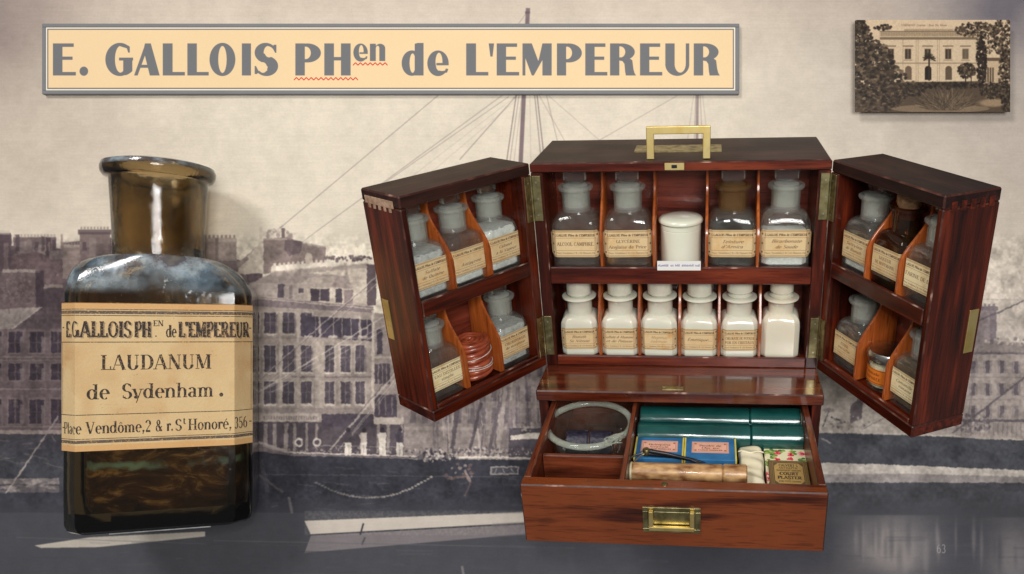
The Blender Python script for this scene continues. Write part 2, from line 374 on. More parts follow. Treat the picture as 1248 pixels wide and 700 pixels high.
    p.poly([(305, 347), (337, 346), (362, 347), (361, 365), (337, 363), (310, 357)], (166, 153, 145)); p.rect(338, 346, 346, 363, (92, 83, 89)); p.rect(352, 348, 356, 364, (126, 112, 112), .7); p.rect(363, 351, 370, 357, (96, 86, 92))
    p.rect(374, 352, 430, 370, (190, 177, 163)); p.rect(378, 352, 401, 367, (84, 75, 82)); p.rect(389, 352, 390.5, 367, (150, 138, 134)); p.rect(409, 352, 417, 369, (84, 76, 82)); p.rect(419, 353, 430, 370, (136, 122, 120)); p.rect(402, 352, 408, 364, (206, 193, 177))
    p.poly([(250, 356), (313, 362), (455, 374), (455, 382), (250, 370)], (126, 113, 114)); p.line(250, 358, 455, 376, 1.6, (186, 173, 162), .8)
    p.poly([(250, 370), (455, 381), (492, 386), (492, 560), (250, 560)], (164, 151, 142))
    tone(((xx > 250) & (xx < 455) & (yy > 380) & (yy < 520)) * (n3 * .6), (132, 120, 116), .5)
    win = (82, 75, 83)
    for row, (y0, y1) in enumerate(((381, 406), (421, 453), (465, 492))):
        for j, x in enumerate((263, 284, 303, 322, 344.5, 366.5, 395.5, 415, 433)):
            if row == 0 and j > 5: continue
            wd = (13, 13, 12, 13.5, 13.5, 13, 11.5, 11.5, 11)[j]
            p.rect(x - 2.4, y0 - 1.5, x + wd + 2.4, y1 + 1, (184, 171, 160), .6); p.rect(x, y0, x + wd, y1, win, .95)
            p.rect(x + wd / 2 - .5, y0, x + wd / 2 + .5, y1, (140, 128, 126), .75)
            for q in range(int((y1 - y0) / 2)): p.rect(x + 1, y0 + q * 2, x + wd - 1, y0 + q * 2 + .7, (112, 102, 106), .35)
            p.rect(x - 1, y1 + .8, x + wd + 1, y1 + 2.6, (208, 195, 181), .8); p.rect(x + 1, y0 + (y1 - y0) * .45, x + wd - 1, y0 + (y1 - y0) * .45 + 1, (130, 118, 120), .6)
            if rnd.random() < .5: p.rect(x + wd, y0 + 2, x + wd + 2.2, y1, (110, 100, 102), .7)
    p.poly([(366, 384), (453, 390), (453, 416), (366, 410)], (78, 71, 80))
    for x in (384, 388, 406, 416, 427, 437, 447): p.rect(x, 386, x + (3 if x in (388, 437) else .8), 415, (184, 171, 160), .75)
    for x in (370, 400, 418, 436): p.rect(x, 409, x + 11, 412.5, (206, 193, 180), .8)
    p.rect(355, 458, 455, 460.5, (116, 104, 106), .7); p.rect(250, 411, 455, 413, (140, 127, 123), .6); p.rect(340, 380, 343, 500, (196, 183, 170), .6); p.rect(361, 380, 364, 505, (196, 183, 170), .5); p.rect(384, 415, 394, 500, (188, 175, 162), .6); p.rect(452.5, 378, 455.5, 520, (206, 193, 179), .7)
    p.rect(456, 388, 492, 520, (154, 141, 135)); p.rect(459, 404, 466, 432, win); p.ell(462.5, 404, 3.5, 3, win); p.rect(456, 434, 480, 437, (196, 183, 170), .7); p.rect(456, 443, 476, 468, (92, 83, 90)); p.rect(456, 481, 483, 508, (84, 76, 84))
    for x in (460, 465, 470, 475): p.rect(x, 444, x + 1.4, 468, (168, 155, 148), .7)
    for x in (461, 469, 477): p.rect(x, 484, x + 1.4, 506, (168, 155, 148), .5)
    p.rect(250, 497, 455, 503, (140, 128, 124), .8); p.rect(316, 504, 388, 514, (176, 163, 153)); p.rect(250, 514, 560, 558, (88, 80, 85)); p.rect(392, 504, 455, 520, (80, 73, 80)); p.rect(456, 509, 500, 517, (184, 171, 160))
    for i in range(22): p.rect(321 + i * 3, 507, 323 + i * 3, 511.5, (108, 97, 98), .55)
    for x in (300, 321, 332, 346, 357, 372, 384, 459, 471, 488, 503, 520): p.rect(x, 516, x + rnd.uniform(2.5, 5), 552, (164, 151, 144), .75)
    p.rect(455, 512, 520, 517, (186, 173, 163)); p.ell(515, 530, 6, 8, (82, 74, 80)); p.rect(509, 530, 521, 552, (82, 74, 80))
    # masts and house fronts further right along the quay
    p.rect(492, 420, 670, 556, (146, 134, 130))
    for k in range(12):
        for yb in (440, 470, 497): p.rect(500 + k * 14, yb, 507 + k * 14, yb + 19, (104, 95, 100), .65)
    p.rect(492, 520, 670, 524, (176, 164, 156), .6)
    for k in range(70):
        x = rnd.uniform(520, 668); c = rnd.choice([(172, 160, 153), (92, 83, 90), (116, 106, 110), (196, 184, 174)]); y0 = rnd.uniform(425, 520); p.line(x + rnd.uniform(-5, 6), y0, x, y0 + rnd.uniform(25, 100), rnd.uniform(.6, 2.4), c, .55)
    for x, c, wd in ((609, (176, 163, 156), 5), (616, (130, 118, 120), 4), (597, (104, 95, 100), 4), (553, (86, 78, 84), 5), (574, (84, 76, 82), 4)): p.line(x + 12, 430 if wd != 4 else 490, x - 3, 556, wd, c, .8)
    p.rect(620, 522, 672, 558, (92, 86, 92)); p.poly([(622, 531), (648, 527), (672, 530), (672, 534), (622, 536)], (214, 203, 190)); p.dabs(642, 520, 8, 7, 30, [(190, 178, 168), (110, 100, 104)], .6, 2, .8)
    p.line(582, 522, 585, 556, 3, (196, 184, 174), .8)
    p.dabs(580, 550, 90, 5, 220, [(206, 194, 182), (80, 74, 82), (160, 148, 142)], .6, 1.8, .7)
    p.dabs(390, 550, 110, 5, 160, [(186, 174, 164), (80, 74, 82), (120, 109, 108)], .5, 1.5, .6)
    # light stays crossing the fronts
    st = (206, 194, 182)
    for x0, y0, x1, y1, wd, al in ((500, 300, 312, 466, 1.3, .6), (508, 300, 318, 476, 1, .5), (560, 330, 308, 482, 1.6, .7), (600, 330, 330, 478, 1.0, .45), (480, 390, 320, 476, 1, .5), (520, 410, 402, 548, 2.2, .6), (512, 425, 412, 548, 1.0, .5), (530, 410, 420, 540, 1.2, .4)):
        p.line(x0, y0, x1, y1, wd, st, al)
    for x0, y0, x1, y1 in ((505, 298, 316, 463), (514, 415, 398, 548)): p.line(x0, y0, x1, y1, .9, (92, 84, 90), .6)
    # deck with crew
    p.poly([(250, 530), (313, 541), (360, 550), (500, 558), (700, 558), (700, 564), (250, 556)], (132, 121, 120), .7)
    for x, hd, top, bot in ((424, 0, (82, 75, 80), (218, 208, 194)), (443, 0, (190, 178, 168), (214, 203, 190)), (466, 0, (214, 203, 190), (222, 212, 198)), (487, 0, (72, 66, 74), (206, 196, 184))):
        p.rect(x - 4, 527, x + 4, 540, top, .9); p.rect(x - 4, 539, x + 4, 555, bot, .95); p.ell(x, 524, 2.6, 3.0, (64, 58, 64)); p.rect(x - .4, 542, x + .4, 555, (130, 120, 120), .7); p.line(x - 5, 529, x - 3, 538, 2, top, .9)
    for x in (364, 386):
        p.ell(x, 539, 5, 5.6, (204, 192, 182)); p.ell(x, 539, 2.8, 3.2, (90, 82, 88))
    p.line(300, 534, 350, 550, 3, (186, 174, 166), .8); p.line(346, 551, 500, 556, 1.3, (214, 203, 192), .9); p.line(500, 556, 700, 559, 1.6, (216, 205, 194), .9); p.line(390, 543, 500, 545, .8, (196, 184, 174), .6)
    # hull and water
    hull = (62, 62, 69)
    p.poly([(-170, 604), (72, 600), (250, 540), (350, 555), (500, 559), (700, 561), (700, 640), (-170, 640)], hull); p.rect(-170, 625, 1430, 850, (78, 78, 84)); tone(np.clip((yy - 600) / 45, 0, 1) * (xx < 700), (79, 79, 84), .9)
    p.line(320, 578, 700, 582, .8, (94, 93, 97), .8); p.line(320, 543, 352, 552, 2, (176, 164, 156), .7); p.line(310, 575, 345, 600, 3, (98, 92, 94), .8); p.line(352, 606, 356, 626, 3.4, (124, 116, 116), .7); p.line(318, 560, 326, 600, 5, (84, 80, 86), .7)
    for i in range(38):
        t = i / 37; x = 385 + 140 * t; y = 588 + 88 * t * (1 - t) - 7 * t; p.ell(x, y, 2.0, 1.2, (178, 168, 160), .45 + .5 * t)
    p.dabs(530, 556, 26, 6, 90, [(196, 184, 174), (52, 50, 58), (110, 104, 106)], .8, 2.4, .8); p.dabs(560, 575, 20, 10, 26, [(150, 138, 134), (58, 56, 64), (120, 100, 98)], .8, 2.6, .7)
    p.line(545, 584, 570, 580, 3, (116, 98, 96), .8); p.line(566, 573, 573, 588, 3, (150, 130, 124), .8); p.line(573, 588, 566, 605, 2.6, (104, 90, 92), .8)
    p.rect(597, 568, 632, 578.5, (150, 142, 140)); p.rect(599, 570, 630, 576.5, (80, 80, 86)); p.line(605, 571, 602, 576, 1, (164, 155, 150)); p.line(612, 571, 615, 576, 1, (164, 155, 150)); p.line(622, 571, 626, 576, 1, (164, 155, 150))
    p.poly([(371, 635), (700, 622), (700, 634), (379, 652)], (202, 192, 180)); p.line(379, 652, 700, 634.5, 1.4, (58, 57, 64)); p.poly([(379, 653), (700, 636), (700, 646), (371, 674)], (126, 119, 121))
    tone(((yy > 622) & (yy < 652) & (xx > 371) & (xx < 700)) * n4 * .5, (186, 176, 166), .4); p.line(443, 638, 439, 652, 2, (66, 64, 70)); p.line(445, 655, 441, 664, 2, (86, 82, 86))
    p.poly([(42, 665), (110, 655), (250, 648), (250, 654), (120, 667), (50, 668)], (186, 177, 166)); p.line(260, 659, 700, 668, 1, (104, 103, 107), .7); p.line(20, 655, 250, 663, .8, (104, 103, 107), .6)
    p.line(563, 690, 570, 730, 3, (150, 142, 140), .6)
    # --- right side
    p.rect(985, 420, 1190, 530, (184, 173, 163)); p.poly([(985, 470), (1060, 440), (1120, 500), (1120, 528), (985, 524)], (196, 185, 174)); p.poly([(1036, 495), (1052, 480), (1050, 510), (1036, 516)], (120, 110, 112)); p.line(1003, 520, 1010, 500, 1, (86, 78, 84)); p.ell(1010, 500, 7, 3, (110, 100, 104), .5); p.line(1012, 508, 1030, 514, 2, (70, 64, 70), .9)
    p.dabs(1030, 515, 30, 8, 60, [(214, 204, 192), (110, 101, 104), (160, 148, 142)], .6, 2, .6)
    tone(np.clip((xx - 1110) / 60, 0, 1) * np.clip((yy - 300) / 150, 0, 1) * (yy < 535), (158, 147, 143), .6)
    p.rect(1187, 376, 1214, 432, (142, 130, 130)); p.rect(1185, 373, 1216, 378, (120, 109, 112)); p.rect(1206, 378, 1214, 420, (116, 105, 110), .7)
    for i in range(5): p.rect(1188 + i * 5.4, 370, 1190.8 + i * 5.4, 374, (132, 120, 122))
    p.poly([(1180, 432), (1196, 414), (1240, 418), (1300, 408), (1430, 412), (1430, 436), (1180, 432)], (150, 138, 134)); p.dabs(1230, 416, 30, 4, 30, [(206, 194, 182), (116, 106, 108)], 1, 2.6, .7)
    p.poly([(1176, 430), (1430, 430), (1430, 533), (1160, 533)], (168, 156, 149)); p.rect(1176, 429, 1430, 432, (120, 110, 112))
    for yb in (440, 467, 494):
        for k in range(14):
            x = 1183 + k * 17.5; p.rect(x, yb, x + 5.5, yb + 15, (98, 90, 97), .85); p.rect(x - 2.4, yb, x - .4, yb + 15, (134, 123, 124), .6); p.rect(x + 6, yb, x + 8, yb + 15, (134, 123, 124), .6)
        p.rect(1176, yb + 19, 1430, yb + 20.5, (140, 129, 128), .6)
    p.poly([(1200, 530), (1250, 470), (1430, 460), (1430, 533)], (176, 164, 157), .5)
    for k in range(40): x = 1165 + k * 5.6; p.rect(x, 515, x + 1.2, 531, (112, 103, 108), .5)
    p.rect(1160, 511, 1430, 514, (98, 91, 97), .8); p.dabs(1185, 515, 24, 14, 90, [(92, 84, 90), (196, 184, 174), (120, 110, 114)], .7, 2.4, .6)
    for x0, y0, x1, y1, wd, c in ((1170, 401, 1430, 286, 2, (96, 88, 94)), (1160, 528, 1430, 320, 2.4, (98, 90, 96)), (1050, 523, 1175, 460, 1, (120, 110, 112)), (1110, 362, 1300, 367, .8, (150, 140, 136)), (1186, 380, 1183, 530, 1, (130, 120, 122)), (1195, 400, 1176, 530, 1, (130, 120, 122))):
        p.line(x0, y0, x1, y1, wd, c, .75)
    p.poly([(985, 527), (1110, 530), (1200, 535), (1430, 542), (1430, 580), (985, 580)], (82, 83, 89)); p.line(985, 524, 1170, 532, 2.2, (206, 196, 186), .7); p.line(1000, 534, 1012, 540, 2, (176, 168, 162), .6); p.line(1002, 524, 1008, 522, 5, (150, 142, 138), .5)
    p.poly([(985, 563), (1100, 565), (1248, 573), (1430, 580), (1430, 584), (985, 578)], (78, 79, 85))
    p.poly([(985, 563), (1080, 566), (1248, 573), (1430, 582), (1430, 590), (985, 588)], (198, 188, 178)); p.poly([(985, 578), (1100, 577), (1430, 586), (1430, 592), (985, 589)], (146, 138, 137), .8); p.rect(985, 588, 1430, 640, (80, 80, 85))
    tone(np.exp(-(((xx - 1085) / 46) ** 2 + ((yy - 668) / 40) ** 2)) * (.7 + .6 * n2) * (yy > 628), (168, 159, 156), .85)
    tone(np.exp(-(((xx - 1235) / 30) ** 2 + ((yy - 680) / 45) ** 2)) * (yy > 630), (150, 142, 142), .7); tone(np.exp(-(((xx - 1000) / 60) ** 2 + ((yy - 720) / 26) ** 2)), (112, 105, 108), .7)
    for k in range(34):
        x = rnd.uniform(1040, 1240); p.ell(x, rnd.uniform(650, 680), rnd.uniform(2, 7), rnd.uniform(18, 42), rnd.choice([(92, 90, 94), (84, 84, 89), (150, 142, 142)]), .4, .9)
    tone(np.clip((330 - xx) / 200, 0, 1) * np.clip((yy - 288) / 14, 0, 1) * np.clip((560 - yy) / 30, 0, 1), (62, 52, 56), .30)
    for k in range(60):
        x, y = rnd.uniform(325, 690), rnd.uniform(565, 622); p.line(x, y, x + rnd.uniform(3, 26), y + rnd.uniform(-2, 3), rnd.uniform(.5, 1.4), rnd.choice([(98, 96, 100), (54, 54, 61), (118, 112, 112)]), .4)
    for k in range(120):
        x, y = rnd.uniform(-60, 1300), rnd.uniform(655, 740); L_ = rnd.uniform(8, 60); p.line(x, y, x + L_, y + rnd.uniform(-1, 1), rnd.uniform(.6, 2), rnd.choice([(92, 91, 95), (68, 68, 75), (104, 101, 103)]), .28)
    for k in range(34):
        x, y = rnd.uniform(-60, 70), rnd.uniform(532, 580); p.line(x, y, x + rnd.uniform(-14, 30), y + rnd.uniform(-8, 8), rnd.uniform(.6, 1.8), rnd.choice([(110, 102, 102), (52, 51, 58), (134, 124, 120)]), .5)
    # overall: slightly soft old print on linen
    grime = np.clip((yy - 280) / 20, 0, 1) * np.clip((625 - yy) / 20, 0, 1)
    nA, nB, nC = noise2(H, W, 26), noise2(H, W, 7), noise2(H, W, 4)
    a *= (1 + grime * ((nA - .5) * .26 + (nB - .5) * .16 + (nC - .5) * .16))[..., None].astype(np.float32)
    # the plate's own softness: small irregular shifts of every edge
    wx = ((noise2(H, W, 7) - .5) * 2.0 + (noise2(H, W, 3) - .5) * 1.5) ; wy = ((noise2(H, W, 7) - .5) * 1.8 + (noise2(H, W, 3) - .5) * 1.5)
    iy = np.clip(np.arange(H)[:, None] + wy, 0, H - 1).astype(int); ix = np.clip(np.arange(W)[None] + wx, 0, W - 1).astype(int)
    g2 = grime[..., None] if grime.ndim == 2 else grime
    p.a = a = (a * (1 - g2) + a[iy, ix] * g2).astype(np.float32)
    p.blur(-170, -130, 1430, 850, 1); p.blur(600, 600, 1430, 850, 3)
    v = np.float32(1)
    lin = noise2(H, W, 1.6); row = NR.rand(H, 1); tex = (.5 * noise2(H, W // 8 + 1, 1.7).repeat(8, 1)[:, :W] + .3 * row + .2 * lin) - .5
    a *= (1 + .05 * tex + .035 * (n3 - .5) + .05 * (n2 - .5) + .03 * (n4 - .5))[..., None].astype(np.float32)
    text(p, '63', 1141, 674, 10, (158, 155, 156), .1, .09, False, al=.9)
    return p
def title_glyph(p, ch, x, y, wd, hgt, col):
    """heavy high-contrast display letters, each a union and difference of plain shapes in a 39-unit cap height"""
    W0 = {'E': 27.5, '.': 11.2, 'G': 33.5, 'A': 31.5, 'L': 27, 'O': 32, 'I': 11.5, 'S': 28.6, 'P': 31, 'H': 31.5, 'e': 26, 'n': 25, 'd': 27, "'": 7, 'M': 36, 'R': 32, 'U': 29.5}[ch]
    s_ = p.s; X0 = int((x - p.ox) * s_) - 2; X1 = int((x + wd - p.ox) * s_) + 3; Y0 = int((y - p.oy) * s_) - 3; Y1 = int((y + hgt - p.oy) * s_) + 4
    SS = 4
    gx = ((np.arange(X0 * SS, X1 * SS) + .5) / SS / s_ + p.ox - x) * W0 / wd; gy = ((np.arange(Y0 * SS, Y1 * SS) + .5) / SS / s_ + p.oy - y) * 39. / hgt
    u, v = np.meshgrid(gx, gy)
    B = lambda x0, y0, x1, y1: (u >= x0) & (u <= x1) & (v >= y0) & (v <= y1)
    C = lambda cx, cy, rx, ry: ((u - cx) / rx) ** 2 + ((v - cy) / ry) ** 2 <= 1
    def P_(*q):
        m_ = np.zeros(u.shape, bool)
        for i in range(len(q)):
            ax, ay = q[i]; bx, by = q[i - 1]
            if ay == by: continue
            m_ ^= ((ay > v) != (by > v)) & (u < (bx - ax) * (v - ay) / (by - ay) + ax)
        return m_
    if ch == 'E': m_ = B(0, 0, 11.5, 39) | B(0, 0, 25, 4.2) | B(0, 16, 23.5, 20) | B(0, 34.8, 27.5, 39)
    elif ch == '.': m_ = C(5.6, 33.8, 5.6, 5.6)
    elif ch == 'L': m_ = B(0, 0, 12, 39) | B(0, 34.8, 27, 39)
    elif ch == 'I': m_ = B(0, 0, 11.5, 39)
    elif ch == 'H': m_ = B(0, 0, 11.5, 39) | B(20, 0, 31.5, 39) | B(0, 16.5, 31, 20.7)
    elif ch == 'O': m_ = C(16, 19.5, 16, 20.2) & ~C(16, 19.5, 5.2, 16.4)
    elif ch == 'G':
        ring = C(17.5, 19.5, 17.5, 20.2) & ~C(18.2, 19.3, 6.6, 16.2)
        m_ = (ring & ((u < 18) | (v > 32) | ((v < 12) & (u < 29)))) & ~(B(23.5, 6.5, 40, 16) & ~C(17.5, 19.5, 17.5, 20.2).__invert__() & B(23.5, 9, 40, 16)) & ~B(29.5, 0, 40, 16)
        m_ = m_ & ~(B(18.5, 3.6, 28, 16)) | (P_((17.8, -.4), (29.5, 3.2), (29.5, 11.2), (27.6, 11.2), (26, 6), (17.8, 3.4)) & C(17.5, 21, 19, 21.8)) | B(21.6, 20, 32.6, 34) | (B(21.6, 30, 32.6, 38.6) & C(19, 22, 18, 17.6)) | B(16.5, 17.2, 33.5, 20.8)
    elif ch == 'A': m_ = (P_((0, 39), (4.4, 39), (16.6, 6), (14.6, -.3), (12.6, 4)) | P_((13.4, 0), (20.6, 0), (31.5, 39), (19.4, 39), (11.6, 8)) | B(6, 26, 22, 29.6)) & (u >= 0)
    elif ch == 'S':
        up = C(13.6, 11.2, 13.0, 11.9) & ~C(16.4, 11.4, 5.0, 8.2); lo = C(14.8, 27.6, 13.8, 12.1) & ~C(10.6, 27.2, 5.6, 8.6)
        m_ = (up & ((u < 12.5) | (v < 6.2))) | (lo & ((u > 15.5) | (v > 33.4))) | P_((1.4, 15), (6, 8), (11.5, 12), (22, 18.5), (28.2, 24), (26, 32), (17, 29), (12, 24.6), (5, 20.5))
        m_ &= ~((C(17.8, 10.4, 5.2, 6.6) & (u > 12)) | (C(10.0, 29.0, 5.2, 6.2) & (u < 15)))
        m_ |= P_((23.6, 1.6), (26.6, 1.6), (26.6, 11.4), (25, 11.4), (21.5, 4.6)) | P_((.6, 27.5), (2.2, 27.5), (6, 35), (3.2, 37.2), (.6, 37.2))
    elif ch in 'PR':
        bo = (C(14.5, 11.6 if ch == 'P' else 10.4, 16.5 if ch == 'P' else 16, 11.6 if ch == 'P' else 10.4) & (u > 11)) & ~((C(12.4, 11.5 if ch == 'P' else 10.4, 6.4, 7.6 if ch == 'P' else 6.8)) & (u > 11.4))
        m_ = B(0, 0, 11.5, 39) | bo
        if ch == 'R': m_ |= P_((11.4, 17), (22, 16.8), (27.5, 20.5), (28.8, 31), (30.2, 36), (32, 39), (19.5, 39), (18.6, 34), (17.8, 25), (15.5, 21.6), (11.4, 20.8))
    elif ch == 'U': m_ = B(0, 0, 11.5, 26) | B(25.2, 0, 29.5, 26) | ((C(14.75, 25.5, 14.75, 14) & (v > 25)) & ~C(18.3, 24.5, 6.9, 11))
    elif ch == 'M': m_ = B(0, 8, 3.6, 39) | P_((0, 0), (11.5, 0), (20.5, 24), (14, 39), (11.5, 39), (0, 8.5)) | P_((24.6, 0), (36, 0), (14, 39), (12.4, 36), (20, 20)) & (u < 27) | B(24.6, 0, 36, 39)
    elif ch == "'": m_ = P_((0, 0), (7, 0), (5, 16), (2.2, 16))
    elif ch == 'd': m_ = B(16, 0, 27, 39) & ~P_((16, 0), (27, -2), (16, 1)) | (C(12.5, 24.2, 12.6, 15.2) & (u < 20)) & ~C(13.4, 24.2, 3.7, 11.6)
    elif ch == 'e': m_ = ((C(13, 19.5, 13, 20) & ~C(14.2, 17, 4.2, 14)) & ~B(11, 22.6, 30, 27.5) & ~(B(17, 22.6, 30, 28) )) & ~(C(18, 26.5, 6.4, 5)) | B(11, 19, 26, 22.6) | (C(13, 19.5, 13, 20) & (v > 33)) | P_((22.6, 27.5), (25.6, 28.5), (24, 34), (20.5, 34.5))
    elif ch == 'n': m_ = B(0, 0, 9.6, 39) | B(15.4, 10, 25, 39) | ((C(16.8, 10.4, 8.2, 10.4) & (v < 11)) & ~C(12.6, 11.5, 3, 7))
    c = m_.reshape(Y1 - Y0, SS, X1 - X0, SS).mean((1, 3)).astype(np.float32)
    p._mix(X0, Y0, c, col, 1.0)
def paint_title():
    p = Paint(850, 86, 2.4, (128, 128, 130), 51, 29)
    p.rect(55.5, 33.5, 896, 110, (247, 236, 214)); p.rect(57, 35, 894.5, 108.5, (128, 124, 122)); p.rect(58.5, 36.5, 893, 107, (240, 210, 165))
    g = (118, 118, 120)
    for ch, x0, x1 in (('E', 64, 92), ('.', 96.5, 107), ('G', 128, 161.8), ('A', 163, 194.2), ('L', 198, 225), ('L', 228, 254), ('O', 255, 286.5), ('I', 294.4, 305.6), ('S', 309.4, 338.6), ('P', 359.6, 390.8), ('H', 395, 427),
                       ('L', 568, 595), ("'", 595.4, 602), ('E', 605.2, 632.6), ('M', 636.6, 672.2), ('P', 678.6, 709), ('E', 713.2, 740.2), ('R', 743.4, 775), ('E', 780, 807), ('U', 810.8, 840), ('R', 845.5, 877.2)):
        title_glyph(p, ch, x0, 53, x1 - x0, 39, g)
    title_glyph(p, 'e', 430.4, 53.4, 17.6, 21.4, g); title_glyph(p, 'n', 450.6, 53.4, 18.6, 21, g); title_glyph(p, 'd', 489.4, 52.4, 26.6, 39.6, g); title_glyph(p, 'e', 520.6, 62, 26, 30.4, g)
    for x0, x1, y in ((358, 436, 96), (430, 472, 78)):
        x = x0; up = True
        while x < x1:
            p.seg(x, y + (1.6 if up else -1.6), x + 3, y + (-1.6 if up else 1.6), 1.1, (208, 54, 46)); x += 3; up = not up
    p.a *= (1 + .012 * (noise2(p.H, p.W, 90) - .5) + .02 * (noise2(p.H, p.W, 2) - .5))[..., None]
    return p
def paint_postcard():
    p = Paint(189, 112, 4, (236, 208, 172), 0, 0)
    dk = [(40, 31, 24), (56, 44, 34), (72, 57, 44), (32, 25, 20), (90, 73, 56), (122, 102, 80)]
    p.rect(31, 14, 148, 80, (222, 196, 160)); p.rect(34, 24, 146, 80, (232, 206, 170))
    p.rect(30, 14, 149, 20, (196, 170, 136)); p.rect(30, 21, 149, 24, (110, 90, 70), .8); p.rect(60, 11, 120, 14.5, (190, 164, 132)); p.rect(30, 13.4, 149, 14.6, (120, 98, 78), .8)
    for i in range(58): p.rect(32 + i * 2, 15, 32.9 + i * 2, 19.4, (128, 106, 84), .6)
    for i, x in enumerate((40, 61, 85, 110, 131)):
        p.rect(x - 3, 31, x + 10, 32.8, (130, 108, 86), .8); p.rect(x - .8, 34.5, x + 7.8, 48, (196, 170, 138)); p.rect(x, 35.5, x + 7, 47.5, (66, 53, 42) if i < 4 else (112, 94, 76)); p.rect(x + 2.4, 36, x + 4.8, 47, (140, 118, 94), .6); p.rect(x - 2, 48.5, x + 9, 49.6, (176, 150, 120))
    p.rect(31, 52, 148, 53.4, (150, 126, 100), .8)
    for x in (74, 76.5, 100, 102.5, 58): p.rect(x, 24, x + .8, 80, (168, 142, 114), .7)
    for x, c in ((61, (120, 98, 78)), (85, (40, 31, 24)), (110, (104, 86, 68))):
        p.ell(x + 4, 60, 4, 4, c); p.rect(x, 60, x + 8, 73, c)
    p.poly([(0, 84), (40, 76), (189, 74), (189, 112), (0, 112)], (92, 75, 58)); p.ell(168, 101, 22, 6.5, (176, 148, 116), .9, .5); p.ell(104, 108, 60, 5, (186, 158, 126), .5)
    p.rect(156, 50, 189, 80, (218, 190, 154)); p.rect(154, 46, 189, 50, (110, 90, 70))
    for i in range(4): p.rect(158 + i * 3, 58, 160 + i * 3, 76, (70, 56, 44), .8)
    p.dabs(22, 62, 26, 38, 900, dk, .6, 2.4, .75, 1.3); p.dabs(40, 80, 26, 26, 500, dk, .5, 2, .7, 1.3); p.dabs(8, 30, 14, 26, 400, dk, .6, 2.2, .8); p.dabs(26, 95, 34, 18, 300, dk + [(150, 126, 98)], .5, 1.6, .6, 1.6)
    p.dabs(6, 8, 8, 9, 200, dk, .6, 2, .9); p.dabs(34, 9, 12, 3, 30, dk, .8, 2, .9)
    p.dabs(148, 12, 26, 9, 260, dk, .4, 1.8, .8); p.dabs(160, 28, 12, 14, 160, dk, .4, 1.6, .7); p.dabs(180, 20, 12, 26, 330, dk, .5, 2, .8); p.dabs(184, 70, 9, 34, 400, dk, .5, 2, .8); p.dabs(154, 50, 6, 30, 330, dk[:4], .6, 1.8, .9)
    p.dabs(136, 62, 11, 9, 260, dk, .5, 1.8, .85); p.rect(134, 70, 135.4, 80, (50, 40, 30)); p.rect(141, 70, 142, 80, (50, 40, 30))
    for i in range(26):
        t = R(-200 + i * 9.2); p.seg(90, 46, 90 + rnd.uniform(6, 9.5) * math.cos(t), 46 + rnd.uniform(5, 8) * math.sin(t) + 1.5, .8, (48, 38, 30), .9)
    p.rect(89.3, 46, 91.2, 74, (58, 46, 36)); p.dabs(70, 84, 16, 9, 200, dk, .5, 1.6, .6, 1.4)
    p.dabs(110, 80, 50, 4, 200, dk[:4], .6, 1.8, .8)
    for i in range(420):
        t = rnd.uniform(-1.45, 1.45); L = rnd.uniform(12, 29); x = 112 + rnd.gauss(0, 8); p.seg(x, 110, x + L * math.sin(t) * 1.25, 110 - L * math.cos(t) * .95, .6, rnd.choice([(120, 100, 78), (74, 60, 46), (54, 43, 33), (158, 134, 106)]), .6)
    p.dabs(166, 86, 14, 10, 420, dk, .5, 1.6, .75); p.dabs(186, 106, 8, 10, 120, dk, .6, 1.8, .8)
    text(p, 'LORMONT (France) - Rue Du Muse'.replace('(', '').replace(')', ''), 56, 7.6, 2.4, (120, 92, 70), .16, .08, True, fit=56)
    p.blur(0, 0, 189, 112, 5)
    p.a *= .87 * (1 + .10 * (noise2(p.H, p.W, 5) - .5))[..., None]
    return p

